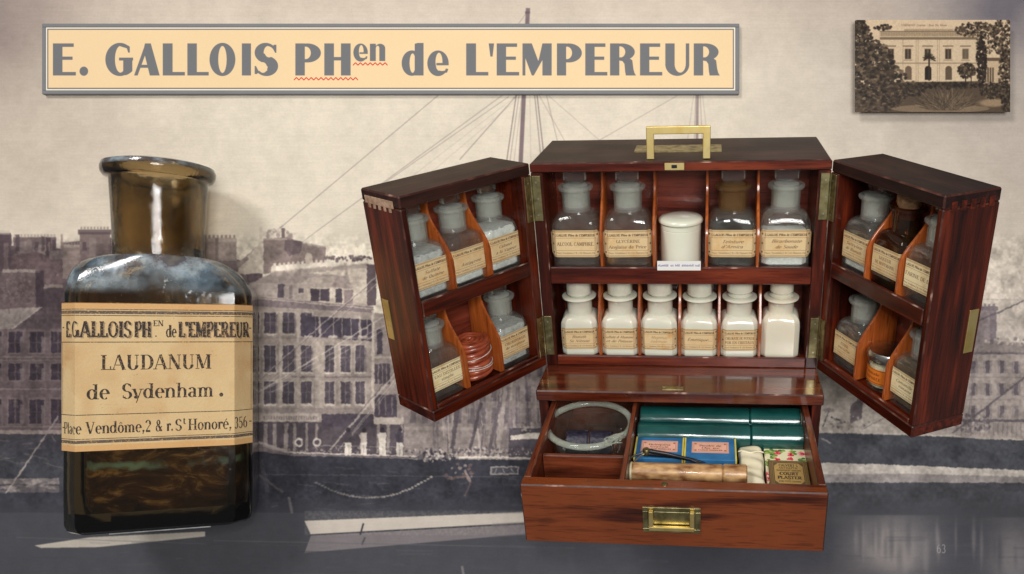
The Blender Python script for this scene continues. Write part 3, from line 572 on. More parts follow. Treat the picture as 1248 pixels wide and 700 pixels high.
# ------------------------------------------------------------------ paper labels
PAPER = (210, 184, 140)
def aged(p, amt=.16, warm=(196, 140, 76)):
    n = noise2(p.H, p.W, p.H / 3) * .6 + noise2(p.H, p.W, p.H / 12) * .4
    mk = np.clip((n - .45) * 2.2, 0, 1)[..., None] * amt
    p.a += (np.array(warm, np.float32) / 255. - p.a) * mk
    p.a *= (1 + .07 * (noise2(p.H, p.W, 2.2) - .5))[..., None]
def paint_big_label():
    p = Paint(256, 178, 4.2, (208, 181, 136), 0, 0)
    ink = (58, 50, 46)
    aged(p, .5, (184, 142, 96))
    p.rect(0, 0, 256, 7.5, (206, 154, 98), .7); p.rect(0, 171, 256, 178, (206, 154, 98), .7); p.rect(0, 0, 256, .8, (120, 84, 52)); p.rect(0, 7.6, 256, 8.6, ink, .8); p.rect(0, 9.6, 256, 13.6, (92, 80, 72), .95); p.rect(0, 15, 256, 16, ink, .8)
    p.rect(0, 47, 256, 48, ink, .85); p.rect(0, 134, 256, 135, ink, .85); p.rect(0, 163, 256, 163.8, ink, .8); p.rect(0, 165, 256, 168.6, (92, 80, 72), .95)
    p.rect(2, 48, 2.8, 135, ink, .8); p.rect(253, 48, 253.8, 135, ink, .8)
    def hd(s_, x, fit, hh, y=41.5, V=.2, h=.09):
        text(p, s_, x + 1.6, y + 1.3, hh, (120, 104, 88), V, h, True, fit=fit, al=.6); text(p, s_, x, y, hh, ink, V, h, True, fit=fit)
    hd('E.', 10, 13, 19); hd('GALLOIS', 23, 74, 19); hd('PH', 100, 21, 19); text(p, 'EN', 123, 28, 7, ink, .2, .09, fit=13); text(p, '.', 125, 41, 10, ink); text(p, 'de', 139, 41.5, 15, ink, .19, .08, fit=13); hd("L'EMPEREUR", 154, 96, 19)
    text(p, 'LAUDANUM', 128, 81, 18, ink, .2, .05, fit=136, center=True)
    text(p, 'de', 44, 116, 18, ink, .17, .05, fit=27); text(p, 'Sydenham', 85, 116, 18, ink, .17, .05, fit=114); text(p, '.', 205, 116, 22, ink, .2, .05)
    text(p, 'Place', 5, 157, 13.5, ink, .17, .06, fit=33); text(p, 'Vendôme,2', 43, 157, 14, ink, .17, .06, fit=78); text(p, '& r.', 126, 157, 14, ink, .17, .06, fit=22); text(p, 'S', 150, 157, 14, ink, .17, .06); text(p, 't', 160, 149, 8, ink, .2, .08); text(p, 'Honoré,', 166, 157, 14, ink, .17, .06, fit=56); text(p, '356', 225, 157, 14, ink, .15, .07, fit=22)
    for y in (30, 150): p.seg(2, y, 6, y, 1.4, ink, .8); p.seg(250, y, 254, y, 1.4, ink, .8)
    for _ in range(60): p.ell(rnd.uniform(0, 256), rnd.uniform(0, 178), rnd.uniform(.3, .9), rnd.uniform(.3, .7), (140, 98, 56), .5)
    for _ in range(9):
        x, y = rnd.choice([(rnd.uniform(0, 30), rnd.uniform(10, 170)), (rnd.uniform(60, 240), rnd.uniform(92, 130)), (rnd.uniform(190, 256), rnd.uniform(20, 170))]); p.ell(x, y, rnd.uniform(6, 22), rnd.uniform(4, 15), (178, 128, 80), rnd.uniform(.12, .3), .8)
    for _ in range(5): x, y = rnd.uniform(60, 230), rnd.uniform(60, 175); p.line(x, y, x + rnd.uniform(-30, 30), y + rnd.uniform(-12, 12), .5, (170, 126, 82), .35)
    # worn ink
    n = noise2(p.H, p.W, 5)[..., None]
    p.a += (np.array((214, 172, 112), np.float32) / 255. - p.a) * np.clip((n - .66) * 3, 0, .6)
    return p
def small_label(lines, hand=False, ink=(82, 58, 42), paper=PAPER, frame=True, stain=.35):
    p = Paint(100, 60, 3.6, paper, 0, 0)
    aged(p, stain)
    c = (104, 78, 56)
    for q, al in ((2.2, .9), (4.2, .5)):
        for a, b in (((q, 7), (q, 53)), ((q, 7), (7, q)), ((7, q), (93, q)), ((93, q), (100 - q, 7)), ((100 - q, 7), (100 - q, 53)), ((100 - q, 53), (93, 60 - q)), ((93, 60 - q), (7, 60 - q)), ((7, 60 - q), (q, 53))): p.seg(*a, *b, .9, c, al)
    if frame:
        p.seg(10, 17, 90, 17, .6, c, .9); p.seg(10, 45, 90, 45, .6, c, .9); p.seg(10, 17, 10, 45, .6, c, .9); p.seg(90, 17, 90, 45, .6, c, .9)
        for x in (6.5, 93.5):
            for y in (10, 31, 50): p.ell(x, y, 1.8, 2.4, (74, 56, 42), .85)
            p.seg(x, 18, x, 44, 1.6, c, .35)
    text(p, "E.GALLOIS PHen de L'EMPEREUR", 50, 13.5, 5.4, (84, 66, 52), .2, .1, True, fit=76, center=True)
    text(p, 'Place Vendôme,2 & r.St Honoré,356', 50, 52.5, 3.8, (120, 94, 70), .16, .09, True, fit=74, center=True)
    n = len(lines)
    for i, l in enumerate(lines):
        y = (34 if n == 1 else (28.5, 40)[i])
        text(p, l, 50 + rnd.uniform(-2, 2), y + rnd.uniform(-.6, .6), (7.0 if n > 1 else 7.8), ink, .15, .07, not hand, center=True, fit=min(70, len(l) * (4.9 if n > 1 else 5.4)), slant=.35 if hand else 0, al=.86)
    return p
# ------------------------------------------------------------------ materials
def new_mat(name):
    m_ = bpy.data.materials.new(name); m_.use_nodes = True
    nt = m_.node_tree; b = nt.nodes['Principled BSDF']
    return m_, nt, b
def setp(b, **k):
    for n, v in k.items():
        b.inputs[n.replace('_', ' ')].default_value = v
def N(nt, t, **k):
    n = nt.nodes.new(t)
    for a, v in k.items():
        if a.startswith('i_'): n.inputs[int(a[2:])].default_value = v
        else: setattr(n, a, v)
    return n
def ramp(nt, fac, stops):
    r = N(nt, 'ShaderNodeValToRGB'); nt.links.new(fac, r.inputs[0])
    e = r.color_ramp.elements
    while len(e) < len(stops): e.new(.5)
    for i, (p_, c) in enumerate(stops): e[i].position = p_; e[i].color = (*c, 1) if len(c) == 3 else c
    return r.outputs[0]
def srgb(r, g, b):
    return tuple(((v / 255.) / 12.92 if v <= 10 else ((v / 255. + .055) / 1.055) ** 2.4) for v in (r, g, b))
def wood(name, c0, c1, c2, grain='X', streak=1.0, rough=.28, coat=.32, rot=0.0, dirt=.5, scale=1.0):
    m_, nt, b = new_mat(name); L = nt.links.new
    tc = N(nt, 'ShaderNodeTexCoord'); oi = N(nt, 'ShaderNodeObjectInfo')
    off = N(nt, 'ShaderNodeVectorMath', operation='SCALE'); off.inputs[0].default_value = (3.1, 5.3, 7.7); L(oi.outputs['Random'], off.inputs['Scale'])
    add = N(nt, 'ShaderNodeVectorMath', operation='ADD'); L(tc.outputs['Object'], add.inputs[0]); L(off.outputs[0], add.inputs[1])
    mp = N(nt, 'ShaderNodeMapping'); L(add.outputs[0], mp.inputs[0])
    lo, hi = 9 * scale, 150 * scale
    mp.inputs['Scale'].default_value = {'X': (lo, hi, hi), 'Y': (hi, lo, hi), 'Z': (hi, hi, lo)}[grain]
    mp.inputs['Rotation'].default_value = (0, rot, 0)
    n1 = N(nt, 'ShaderNodeTexNoise'); n1.inputs['Scale'].default_value = 1; n1.inputs['Detail'].default_value = 6; n1.inputs['Roughness'].default_value = .65; n1.inputs['Distortion'].default_value = .4; L(mp.outputs[0], n1.inputs['Vector'])
    mp2 = N(nt, 'ShaderNodeMapping'); L(add.outputs[0], mp2.inputs[0])
    l2, h2 = 5 * scale, 34 * scale
    mp2.inputs['Scale'].default_value = {'X': (l2, h2, h2), 'Y': (h2, l2, h2), 'Z': (h2, h2, l2)}[grain]; mp2.inputs['Rotation'].default_value = (0, rot, 0)
    n2 = N(nt, 'ShaderNodeTexNoise'); n2.inputs['Scale'].default_value = 1; n2.inputs['Detail'].default_value = 3; n2.inputs['Distortion'].default_value = .8; L(mp2.outputs[0], n2.inputs['Vector'])
    mix = N(nt, 'ShaderNodeMath', operation='MULTIPLY_ADD'); L(n2.outputs[0], mix.inputs[0]); mix.inputs[1].default_value = .55 * streak
    s1 = N(nt, 'ShaderNodeMath', operation='MULTIPLY'); L(n1.outputs[0], s1.inputs[0]); s1.inputs[1].default_value = .5; L(s1.outputs[0], mix.inputs[2])
    col = ramp(nt, mix.outputs[0], [(.39, c0), (.52, c1), (.65, c2)])
    # dark open pores along the grain
    n3 = N(nt, 'ShaderNodeTexNoise'); n3.inputs['Scale'].default_value = 4; n3.inputs['Detail'].default_value = 2; L(mp.outputs[0], n3.inputs['Vector'])
    pr = ramp(nt, n3.outputs[0], [(.34, (.45, .45, .45)), (.44, (1, 1, 1))])
    mu = N(nt, 'ShaderNodeMix', data_type='RGBA', blend_type='MULTIPLY'); mu.inputs[0].default_value = .7; L(col, mu.inputs[6]); L(pr, mu.inputs[7])
    n4 = N(nt, 'ShaderNodeTexNoise'); n4.inputs['Scale'].default_value = 18; n4.inputs['Detail'].default_value = 5; L(add.outputs[0], n4.inputs['Vector'])
    wr = ramp(nt, n4.outputs[0], [(.3, (1 - dirt * .5,) * 3), (.62, (1.0, 1.0, 1.0))])
    mu2 = N(nt, 'ShaderNodeMix', data_type='RGBA', blend_type='MULTIPLY'); mu2.inputs[0].default_value = 1; L(mu.outputs[2], mu2.inputs[6]); L(wr, mu2.inputs[7])
    L(mu2.outputs[2], b.inputs['Base Color'])
    rr = N(nt, 'ShaderNodeMapRange'); L(n4.outputs[0], rr.inputs[0]); rr.inputs[3].default_value = rough + .14; rr.inputs[4].default_value = rough - .08; L(rr.outputs[0], b.inputs['Roughness'])
    bp = N(nt, 'ShaderNodeBump'); bp.inputs['Strength'].default_value = .12; bp.inputs['Distance'].default_value = .0006; L(n1.outputs[0], bp.inputs['Height']); L(bp.outputs[0], b.inputs['Normal'])
    setp(b, Coat_Weight=coat, Coat_Roughness=.12)
    b.inputs['Specular IOR Level'].default_value = .3
    return m_
MAHOG = ((.010, .0014, .0007), (.052, .0064, .0022), (.150, .020, .0060))
wood_x = wood('mahogany_across', *MAHOG, grain='X'); wood_z = wood('mahogany_upright', *MAHOG, grain='Z'); wood_y = wood('mahogany_deep', *MAHOG, grain='Y')
wood_top = wood('mahogany_top', (.007, .0022, .0016), (.020, .0055, .0038), (.045, .013, .009), grain='X', rough=.5, coat=.03)
wood_rim = wood('mahogany_rim', (.035, .0045, .0022), (.105, .0140, .0056), (.20, .036, .013), grain='X')
wood_ledge = wood('mahogany_ledge', (.035, .006, .003), (.10, .018, .007), (.18, .040, .014), grain='X', rough=.16, coat=.9)
wood_front = wood('mahogany_drawer_front', (.006, .0011, .0006), (.060, .0095, .0028), (.175, .038, .0095), grain='X', rot=.20, streak=1.6, rough=.26, coat=.5, scale=1.1)
wood_back = wood('mahogany_back_board', (.07, .012, .007), (.165, .030, .016), (.26, .058, .030), grain='X', rough=.3)
wood_div = wood('polished_divider', (.30, .065, .012), (.46, .115, .022), (.60, .17, .035), grain='Z', streak=.6, rough=.2, coat=.8, dirt=.25)
wood_draw = wood('mahogany_drawer_lining', (.05, .010, .005), (.14, .030, .012), (.23, .058, .022), grain='Y', rough=.35, coat=.3)
wood_dx = wood('mahogany_drawer_lining_across', (.05, .010, .005), (.16, .034, .013), (.26, .066, .025), grain='X', rough=.35, coat=.3)
def worn_mat():
    m_, nt, b = new_mat('worn_arris'); L = nt.links.new
    tc = N(nt, 'ShaderNodeTexCoord'); n = N(nt, 'ShaderNodeTexNoise'); n.inputs['Scale'].default_value = 55; n.inputs['Detail'].default_value = 5; L(tc.outputs['Object'], n.inputs['Vector'])
    L(ramp(nt, n.outputs[0], [(.5, (.035, .007, .004)), (.62, (.10, .035, .022)), (.72, (.36, .25, .2))]), b.inputs['Base Color']); setp(b, Roughness=.4)
    return m_
worn = worn_mat()
def metal(name, c0, c1, rough=.25, scale=60, metallic=1.0):
    m_, nt, b = new_mat(name); L = nt.links.new
    tc = N(nt, 'ShaderNodeTexCoord'); n = N(nt, 'ShaderNodeTexNoise'); n.inputs['Scale'].default_value = scale; n.inputs['Detail'].default_value = 6; L(tc.outputs['Object'], n.inputs['Vector'])
    L(ramp(nt, n.outputs[0], [(.35, c0), (.62, c1)]), b.inputs['Base Color']); rr = N(nt, 'ShaderNodeMapRange'); L(n.outputs[0], rr.inputs[0]); rr.inputs[3].default_value = rough + .2; rr.inputs[4].default_value = max(rough - .08, .03); L(rr.outputs[0], b.inputs['Roughness'])
    setp(b, Metallic=metallic); return m_
brass = metal('polished_brass', (.70, .52, .18), (.95, .76, .34), .36)
brass_old = metal('tarnished_brass', (.20, .17, .08), (.46, .40, .20), .34, 120)
screw_m = metal('screw_steel', (.5, .48, .40), (.8, .76, .62), .25)
silver = metal('worn_plated_metal', (.30, .29, .27), (.75, .74, .70), .18, 40)
blackm = metal('blackened_steel', (.015, .015, .017), (.05, .05, .055), .3, 60, .8)
def plain(name, c0, c1, rough=.6, scale=40, bump=0.0, coat=0.0, detail=5, spec=.4, sss=0.0, band=None):
    m_, nt, b = new_mat(name); L = nt.links.new
    tc = N(nt, 'ShaderNodeTexCoord'); n = N(nt, 'ShaderNodeTexNoise'); n.inputs['Scale'].default_value = scale; n.inputs['Detail'].default_value = detail
    if band:
        mp = N(nt, 'ShaderNodeMapping'); mp.inputs['Scale'].default_value = band; L(tc.outputs['Object'], mp.inputs[0]); L(mp.outputs[0], n.inputs['Vector'])
    else: L(tc.outputs['Object'], n.inputs['Vector'])
    L(ramp(nt, n.outputs[0], [(.33, c0), (.67, c1)]), b.inputs['Base Color']); setp(b, Roughness=rough, Coat_Weight=coat, Coat_Roughness=.08); b.inputs['Specular IOR Level'].default_value = spec
    if sss: setp(b, Subsurface_Weight=sss, Subsurface_Scale=.01)
    if bump:
        bp = N(nt, 'ShaderNodeBump'); bp.inputs['Strength'].default_value = bump; bp.inputs['Distance'].default_value = .001; L(n.outputs[0], bp.inputs['Height']); L(bp.outputs[0], b.inputs['Normal'])
    return m_
opal = plain('opal_glass', (.60, .58, .47), (.74, .72, .60), .18, 12, 0, .9, sss=.35)
opal_cream = plain('cream_opal_glass', (.66, .60, .47), (.76, .71, .57), .16, 12, 0, .9, sss=.35)
china = plain('cream_glazed_earthenware', (.66, .66, .52), (.76, .75, .62), .2, 10, 0, .8)
powder = plain('white_powder', (.66, .66, .63), (.85, .85, .82), .9, 300, .5)
powder_grey = plain('grey_powder', (.42, .42, .41), (.62, .62, .60), .9, 300, .6)
darkliq = plain('dark_tincture', (.008, .005, .004), (.02, .012, .009), .08, 20)
brown_liq = plain('brown_residue', (.05, .03, .015), (.12, .075, .035), .3, 60)
cork_m = plain('cork', (.22, .11, .05), (.45, .27, .14), .8, 220, .6)
green_m = plain('green_glazed_paper', (.003, .036, .034), (.010, .080, .070), .2, 22, .8, 1.0, 9, band=(1.2, 2.6, 2.6))
blue_m = plain('blue_paper', (.018, .115, .27), (.035, .17, .36), .42, 60, .15)
yellow_m = plain('yellow_edging_paper', (.55, .44, .05), (.70, .60, .12), .5, 80)
cloth_m = plain('cream_lint', (.62, .55, .36), (.76, .69, .50), .95, 90, .5)
cream_m = plain('cream_ointment', (.66, .58, .36), (.74, .67, .46), .5, 20)
navy_m = plain('navy_leather', (.006, .005, .014), (.03, .026, .05), .3, 420, .9, .4)
marble_m = plain('marbled_paper', (.16, .055, .018), (.62, .38, .17), .38, 1, .1, .3, 5, band=(60, 130, 130))
cord_m = plain('rust_waxed_cord', (.22, .035, .015), (.42, .09, .035), .35, 90, .4, .5)
cord_dark = plain('dark_brown_cord', (.03, .012, .008), (.10, .04, .025), .5, 90, .4)
gut_m = plain('clear_gut', (.55, .55, .50), (.75, .75, .68), .2, 60, 0, .5)
frost = plain('ground_glass', (.34, .35, .32), (.54, .54, .49), .30, 90, .3)
frost_brown = plain('stained_ground_glass', (.10, .055, .02), (.24, .15, .06), .4, 120, .3)
board_back = plain('board_core', (.3, .28, .25), (.4, .38, .34), .8)
grey_frame = plain('grey_painted_edge', srgb(126, 126, 128), srgb(130, 130, 132), .7, 30, spec=.1)
paper_white = plain('white_card', (.70, .70, .66), (.80, .80, .76), .7, 60)
steel = metal('bracket_steel', (.25, .25, .25), (.4, .4, .4), .4)
def clear_glass(name, tint=(1, 1, 1), rough=0.0, dens=0.0, vcol=(1, 1, 1), ior=1.47, smear=0.0):
    m_, nt, b = new_mat(name); L = nt.links.new
    setp(b, Base_Color=(*tint, 1), Roughness=rough, Transmission_Weight=1.0, IOR=ior)
    if smear:
        tc = N(nt, 'ShaderNodeTexCoord'); n = N(nt, 'ShaderNodeTexNoise'); n.inputs['Scale'].default_value = 90; n.inputs['Detail'].default_value = 8; L(tc.outputs['Object'], n.inputs['Vector'])
        rr = N(nt, 'ShaderNodeMapRange'); L(n.outputs[0], rr.inputs[0]); rr.inputs[1].default_value = .4; rr.inputs[2].default_value = .8; rr.inputs[3].default_value = rough; rr.inputs[4].default_value = smear; L(rr.outputs[0], b.inputs['Roughness'])
        bp = N(nt, 'ShaderNodeBump'); bp.inputs['Strength'].default_value = .05; bp.inputs['Distance'].default_value = .001; L(n.outputs[0], bp.inputs['Height']); L(bp.outputs[0], b.inputs['Normal'])
    if dens:
        v = N(nt, 'ShaderNodeVolumeAbsorption'); v.inputs[0].default_value = (*vcol, 1); v.inputs[1].default_value = dens
        L(v.outputs[0], nt.nodes['Material Output'].inputs['Volume'])
    return m_
def mixed_glass(name, tint, deep, smear, body=.14, film=.03, fcol=(.62, .62, .56)):
    """old blown glass: part refracting, part straight-through, darker and greener where the wall is seen edge-on"""
    m_ = clear_glass(name, tint, 0, smear=smear); nt = m_.node_tree; L = nt.links.new; b = nt.nodes['Principled BSDF']
    lw = N(nt, 'ShaderNodeLayerWeight'); lw.inputs[0].default_value = .35
    tr = N(nt, 'ShaderNodeBsdfTransparent'); L(ramp(nt, lw.outputs['Facing'], [(.0, tint), (.75, tint), (1.0, deep)]), tr.inputs[0])
    gl = N(nt, 'ShaderNodeBsdfGlossy'); gl.inputs['Roughness'].default_value = .05
    fr = ramp(nt, lw.outputs['Facing'], [(.0, (.045,) * 3), (.62, (.09,) * 3), (.86, (.30,) * 3), (1.0, (.9,) * 3)])
    m1 = N(nt, 'ShaderNodeMixShader'); L(fr, m1.inputs[0]); L(tr.outputs[0], m1.inputs[1]); L(gl.outputs[0], m1.inputs[2])
    m2 = N(nt, 'ShaderNodeMixShader'); m2.inputs[0].default_value = body; L(m1.outputs[0], m2.inputs[1]); L(b.outputs[0], m2.inputs[2]); tc = N(nt, 'ShaderNodeTexCoord'); n = N(nt, 'ShaderNodeTexNoise'); n.inputs['Scale'].default_value = 110; n.inputs['Detail'].default_value = 7; L(tc.outputs['Object'], n.inputs['Vector'])
    mr = N(nt, 'ShaderNodeMapRange'); L(n.outputs[0], mr.inputs[0]); mr.inputs[1].default_value = .3; mr.inputs[2].default_value = .7; k_ = .6 if film < .1 else .15; mr.inputs[3].default_value = film * (1 - k_); mr.inputs[4].default_value = film * (1 + k_)
    df = N(nt, 'ShaderNodeBsdfDiffuse'); df.inputs[0].default_value = (*fcol, 1)
    m3 = N(nt, 'ShaderNodeMixShader'); L(mr.outputs[0], m3.inputs[0]); L(m2.outputs[0], m3.inputs[1]); L(df.outputs[0], m3.inputs[2]); L(m3.outputs[0], nt.nodes['Material Output'].inputs[0])
    return m_
glass = mixed_glass('old_clear_glass', (.97, .985, .97), (.45, .5, .46), .12)
glass_pure = clear_glass('stopper_glass', (.97, .985, .97), 0)
glass_brown = mixed_glass('amber_brown_glass', (.55, .24, .07), (.12, .04, .01), .06, film=.03, fcol=(.3, .2, .1))
cup_glass = mixed_glass('cup_glass', (.98, .99, .98), (.45, .5, .42), .0, .12, .02, (.6, .64, .56))
neck_glass = mixed_glass('frosted_neck_glass', (.93, .94, .91), (.6, .63, .58), .1, .2, .17, (.60, .61, .56))
neck_brown = mixed_glass('stained_neck_glass', (.75, .6, .4), (.3, .2, .1), .1, .2, .17, (.32, .20, .09))
plug_glass = mixed_glass('ground_plug_glass', (.9, .91, .88), (.5, .5, .47), .2, .2, .42, (.55, .56, .51))
plug_brown = mixed_glass('stained_plug_glass', (.6, .4, .2), (.3, .2, .1), .2, .2, .42, (.26, .15, .06))
rim_glass = mixed_glass('thick_rim_glass', (.96, .98, .94), (.6, .66, .56), .0, .4, .26, (.62, .66, .56))
stopper_glass = mixed_glass('clear_stopper_glass', (.98, .99, .98), (1, 1, 1), .0, .6, .03, (.75, .76, .72))
glass_honey = clear_glass('honey_liquid', (.75, .48, .12), 0, ior=1.4)
def bottle_brown():
    """dark brown glass with a pale blue-grey reflected sheen painted into the upward-facing shoulders"""
    m_, nt, b = new_mat('dark_brown_glass'); L = nt.links.new
    tc = N(nt, 'ShaderNodeTexCoord'); n = N(nt, 'ShaderNodeTexNoise'); n.inputs['Scale'].default_value = 26; n.inputs['Detail'].default_value = 9; n.inputs['Roughness'].default_value = .72; L(tc.outputs['Object'], n.inputs['Vector'])
    setp(b, Transmission_Weight=1.0, IOR=1.48); b.inputs['Base Color'].default_value = (.82, .66, .42, 1)
    rr = N(nt, 'ShaderNodeMapRange'); L(n.outputs[0], rr.inputs[0]); rr.inputs[1].default_value = .45; rr.inputs[2].default_value = .75; rr.inputs[3].default_value = .01; rr.inputs[4].default_value = .16; L(rr.outputs[0], b.inputs['Roughness'])
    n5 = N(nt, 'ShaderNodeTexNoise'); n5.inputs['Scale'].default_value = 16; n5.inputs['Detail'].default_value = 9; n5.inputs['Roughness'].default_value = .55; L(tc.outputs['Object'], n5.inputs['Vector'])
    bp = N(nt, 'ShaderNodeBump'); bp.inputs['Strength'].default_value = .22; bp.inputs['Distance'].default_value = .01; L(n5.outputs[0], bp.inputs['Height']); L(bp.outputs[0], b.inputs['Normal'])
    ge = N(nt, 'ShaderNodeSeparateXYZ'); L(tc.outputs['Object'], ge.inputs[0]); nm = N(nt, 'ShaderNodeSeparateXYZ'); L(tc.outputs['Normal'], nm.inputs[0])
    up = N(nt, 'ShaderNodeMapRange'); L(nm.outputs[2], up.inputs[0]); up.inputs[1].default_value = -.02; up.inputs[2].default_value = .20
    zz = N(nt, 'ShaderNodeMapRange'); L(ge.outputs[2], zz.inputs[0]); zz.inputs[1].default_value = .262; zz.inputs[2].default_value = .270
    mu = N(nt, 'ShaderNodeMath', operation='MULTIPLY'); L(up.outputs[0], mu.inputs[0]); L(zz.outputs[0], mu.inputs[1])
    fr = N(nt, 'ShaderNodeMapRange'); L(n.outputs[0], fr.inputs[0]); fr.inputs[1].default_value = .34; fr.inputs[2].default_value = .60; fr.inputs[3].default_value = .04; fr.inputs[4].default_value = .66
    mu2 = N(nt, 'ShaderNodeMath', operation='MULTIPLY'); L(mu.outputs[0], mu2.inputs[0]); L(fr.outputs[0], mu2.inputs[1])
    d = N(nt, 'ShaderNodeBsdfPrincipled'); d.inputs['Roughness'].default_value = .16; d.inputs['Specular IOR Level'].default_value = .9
    L(ramp(nt, n5.outputs[0], [(.36, (.04, .055, .07)), (.46, (.20, .28, .35)), (.53, (.50, .60, .66)), (.60, (.16, .15, .18)), (.7, (.34, .32, .26))]), d.inputs['Base Color'])  # silvery reflections on the shoulders, put into the colour
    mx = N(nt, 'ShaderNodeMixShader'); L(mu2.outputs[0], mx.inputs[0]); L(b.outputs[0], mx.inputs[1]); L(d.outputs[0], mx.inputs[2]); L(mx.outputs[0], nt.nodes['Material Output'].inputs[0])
    v = N(nt, 'ShaderNodeVolumeAbsorption'); v.inputs[0].default_value = (.44, .37, .20, 1); v.inputs[1].default_value = 84; L(v.outputs[0], nt.nodes['Material Output'].inputs['Volume'])
    return m_
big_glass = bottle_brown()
def printed(name, p, rough=.8, spec=.15, bump=0.0, bscale=300):
    m_, nt, b = new_mat(name); L = nt.links.new
    t = N(nt, 'ShaderNodeTexImage', image=p.image(name), extension='EXTEND'); L(t.outputs[0], b.inputs['Base Color'])
    setp(b, Roughness=rough); b.inputs['Specular IOR Level'].default_value = spec
    if bump:
        tc = N(nt, 'ShaderNodeTexCoord'); n = N(nt, 'ShaderNodeTexNoise'); n.inputs['Scale'].default_value = bscale; n.inputs['Detail'].default_value = 4; L(tc.outputs['Object'], n.inputs['Vector'])
        bp = N(nt, 'ShaderNodeBump'); bp.inputs['Strength'].default_value = bump; bp.inputs['Distance'].default_value = .0008; L(n.outputs[0], bp.inputs['Height']); L(bp.outputs[0], b.inputs['Normal'])
    return m_

# ------------------------------------------------------------------ mesh helpers
def link(name, me, mats, parent=None, mat4=None, smooth=None):
    for q in (mats if isinstance(mats, (list, tuple)) else [mats]): me.materials.append(q)
    o = bpy.data.objects.new(name, me); COL.objects.link(o)
    if parent: o.parent = parent
    if mat4 is not None: o.matrix_local = mat4
    if smooth is not None:
        me.shade_smooth()
        if smooth: me.set_sharp_from_angle(angle=R(smooth))
    return o
def bm_obj(name, bm, mats, parent=None, mat4=None, smooth=None):
    bmesh.ops.recalc_face_normals(bm, faces=bm.faces)
    me = bpy.data.meshes.new(name); bm.to_mesh(me); bm.free()
    return link(name, me, mats, parent, mat4, smooth)
def add_box(bm, x0, x1, y0, y1, z0, z1, bev=0.0, mi=0, edge=None, seg=1):
    vs = [bm.verts.new((x, y, z)) for x in (x0, x1) for y in (y0, y1) for z in (z0, z1)]
    fs = [bm.faces.new([vs[i] for i in q]) for q in ((0, 1, 3, 2), (4, 6, 7, 5), (0, 4, 5, 1), (2, 3, 7, 6), (0, 2, 6, 4), (1, 5, 7, 3))]
    for f in fs: f.material_index = mi
    if bev:
        es = list({e for f in fs for e in f.edges})
        bmesh.ops.bevel(bm, geom=es, offset=bev, segments=seg, profile=.5, affect='EDGES', material=-1 if edge is None else edge)
def box(name, dims, mats, parent=None, bev=.0009, mat4=None, edge=True):
    """dims = x0,x1,y0,y1,z0,z1 ; origin at the box's centre"""
    x0, x1, y0, y1, z0, z1 = dims; c = ((x0 + x1) / 2, (y0 + y1) / 2, (z0 + z1) / 2)
    bm = bmesh.new(); add_box(bm, x0 - c[0], x1 - c[0], y0 - c[1], y1 - c[1], z0 - c[2], z1 - c[2], bev, 0, 1 if (edge and not isinstance(mats, list)) else None, 1 if edge else 2)
    mm = (mat4 or Matrix()) @ Matrix.Translation(c)
    return bm_obj(name, bm, [mats, worn] if edge and not isinstance(mats, list) else mats, parent, mm)
def lathe(bm, prof, seg=40, mi=0, close=True):
    rings = []
    for r, z in prof:
        rings.append([bm.verts.new((r * math.cos(2 * math.pi * i / seg), r * math.sin(2 * math.pi * i / seg), z)) for i in range(seg)])
    for a, b_ in zip(rings, rings[1:]):
        for i in range(seg):
            f = bm.faces.new((a[i], a[(i + 1) % seg], b_[(i + 1) % seg], b_[i])); f.material_index = mi
    if close:
        for q in (rings[0], rings[-1]): f = bm.faces.new(q); f.material_index = mi
def lathe_obj(name, prof, mats, parent=None, mat4=None, seg=40, smooth=40, close=True):
    bm = bmesh.new(); lathe(bm, prof, seg, close=close); return bm_obj(name, bm, mats, parent, mat4, smooth)
def tube(bm, pts, r, seg=10, closed=False, mi=0):
    pts = [Vector(q) for q in pts]; n = len(pts); rings = []
    up = Vector((.12, .3, 1)).normalized()
    for i, q in enumerate(pts):
        t = (pts[(i + 1) % n] - pts[i - 1]) if closed else (pts[min(i + 1, n - 1)] - pts[max(i - 1, 0)])
        t.normalize(); s_ = t.cross(up).normalized(); u = s_.cross(t)
        rr = r[i] if isinstance(r, (list, tuple)) else r
        rings.append([bm.verts.new(q + (s_ * math.cos(6.2832 * k / seg) + u * math.sin(6.2832 * k / seg)) * rr) for k in range(seg)])
    rng = range(n if closed else n - 1)
    for i in rng:
        a, b_ = rings[i], rings[(i + 1) % n]
        for k in range(seg): f = bm.faces.new((a[k], a[(k + 1) % seg], b_[(k + 1) % seg], b_[k])); f.material_index = mi
    if not closed: bm.faces.new(rings[0]); bm.faces.new(rings[-1])
def section(hx, hy, c, s_, rn, ths):
    """one ring: s_=0 chamfered rectangle, s_=1 circle of radius rn"""
    out = []
    for t in ths:
        co, si = abs(math.cos(t)), abs(math.sin(t))
        q = []
        if co > 1e-6: q.append(hx / co)
        if si > 1e-6: q.append(hy / si)
        q.append((hx + hy - c) / (co + si))
        r = min(q) * (1 - s_) + rn * s_
        out.append((r * math.cos(t), r * math.sin(t)))
    return out
def body_angles(hx, hy, c, n=40):
    a = [2 * math.pi * i / n for i in range(n)]
    for sx in (1, -1):
        for sy_ in (1, -1):
            for px, py in ((hx, hy - c), (hx - c, hy)):
                t = math.atan2(py * sy_, px * sx) % (2 * math.pi)
                for e in (-.035, .035): a.append((t + e) % (2 * math.pi))
    return sorted(a)
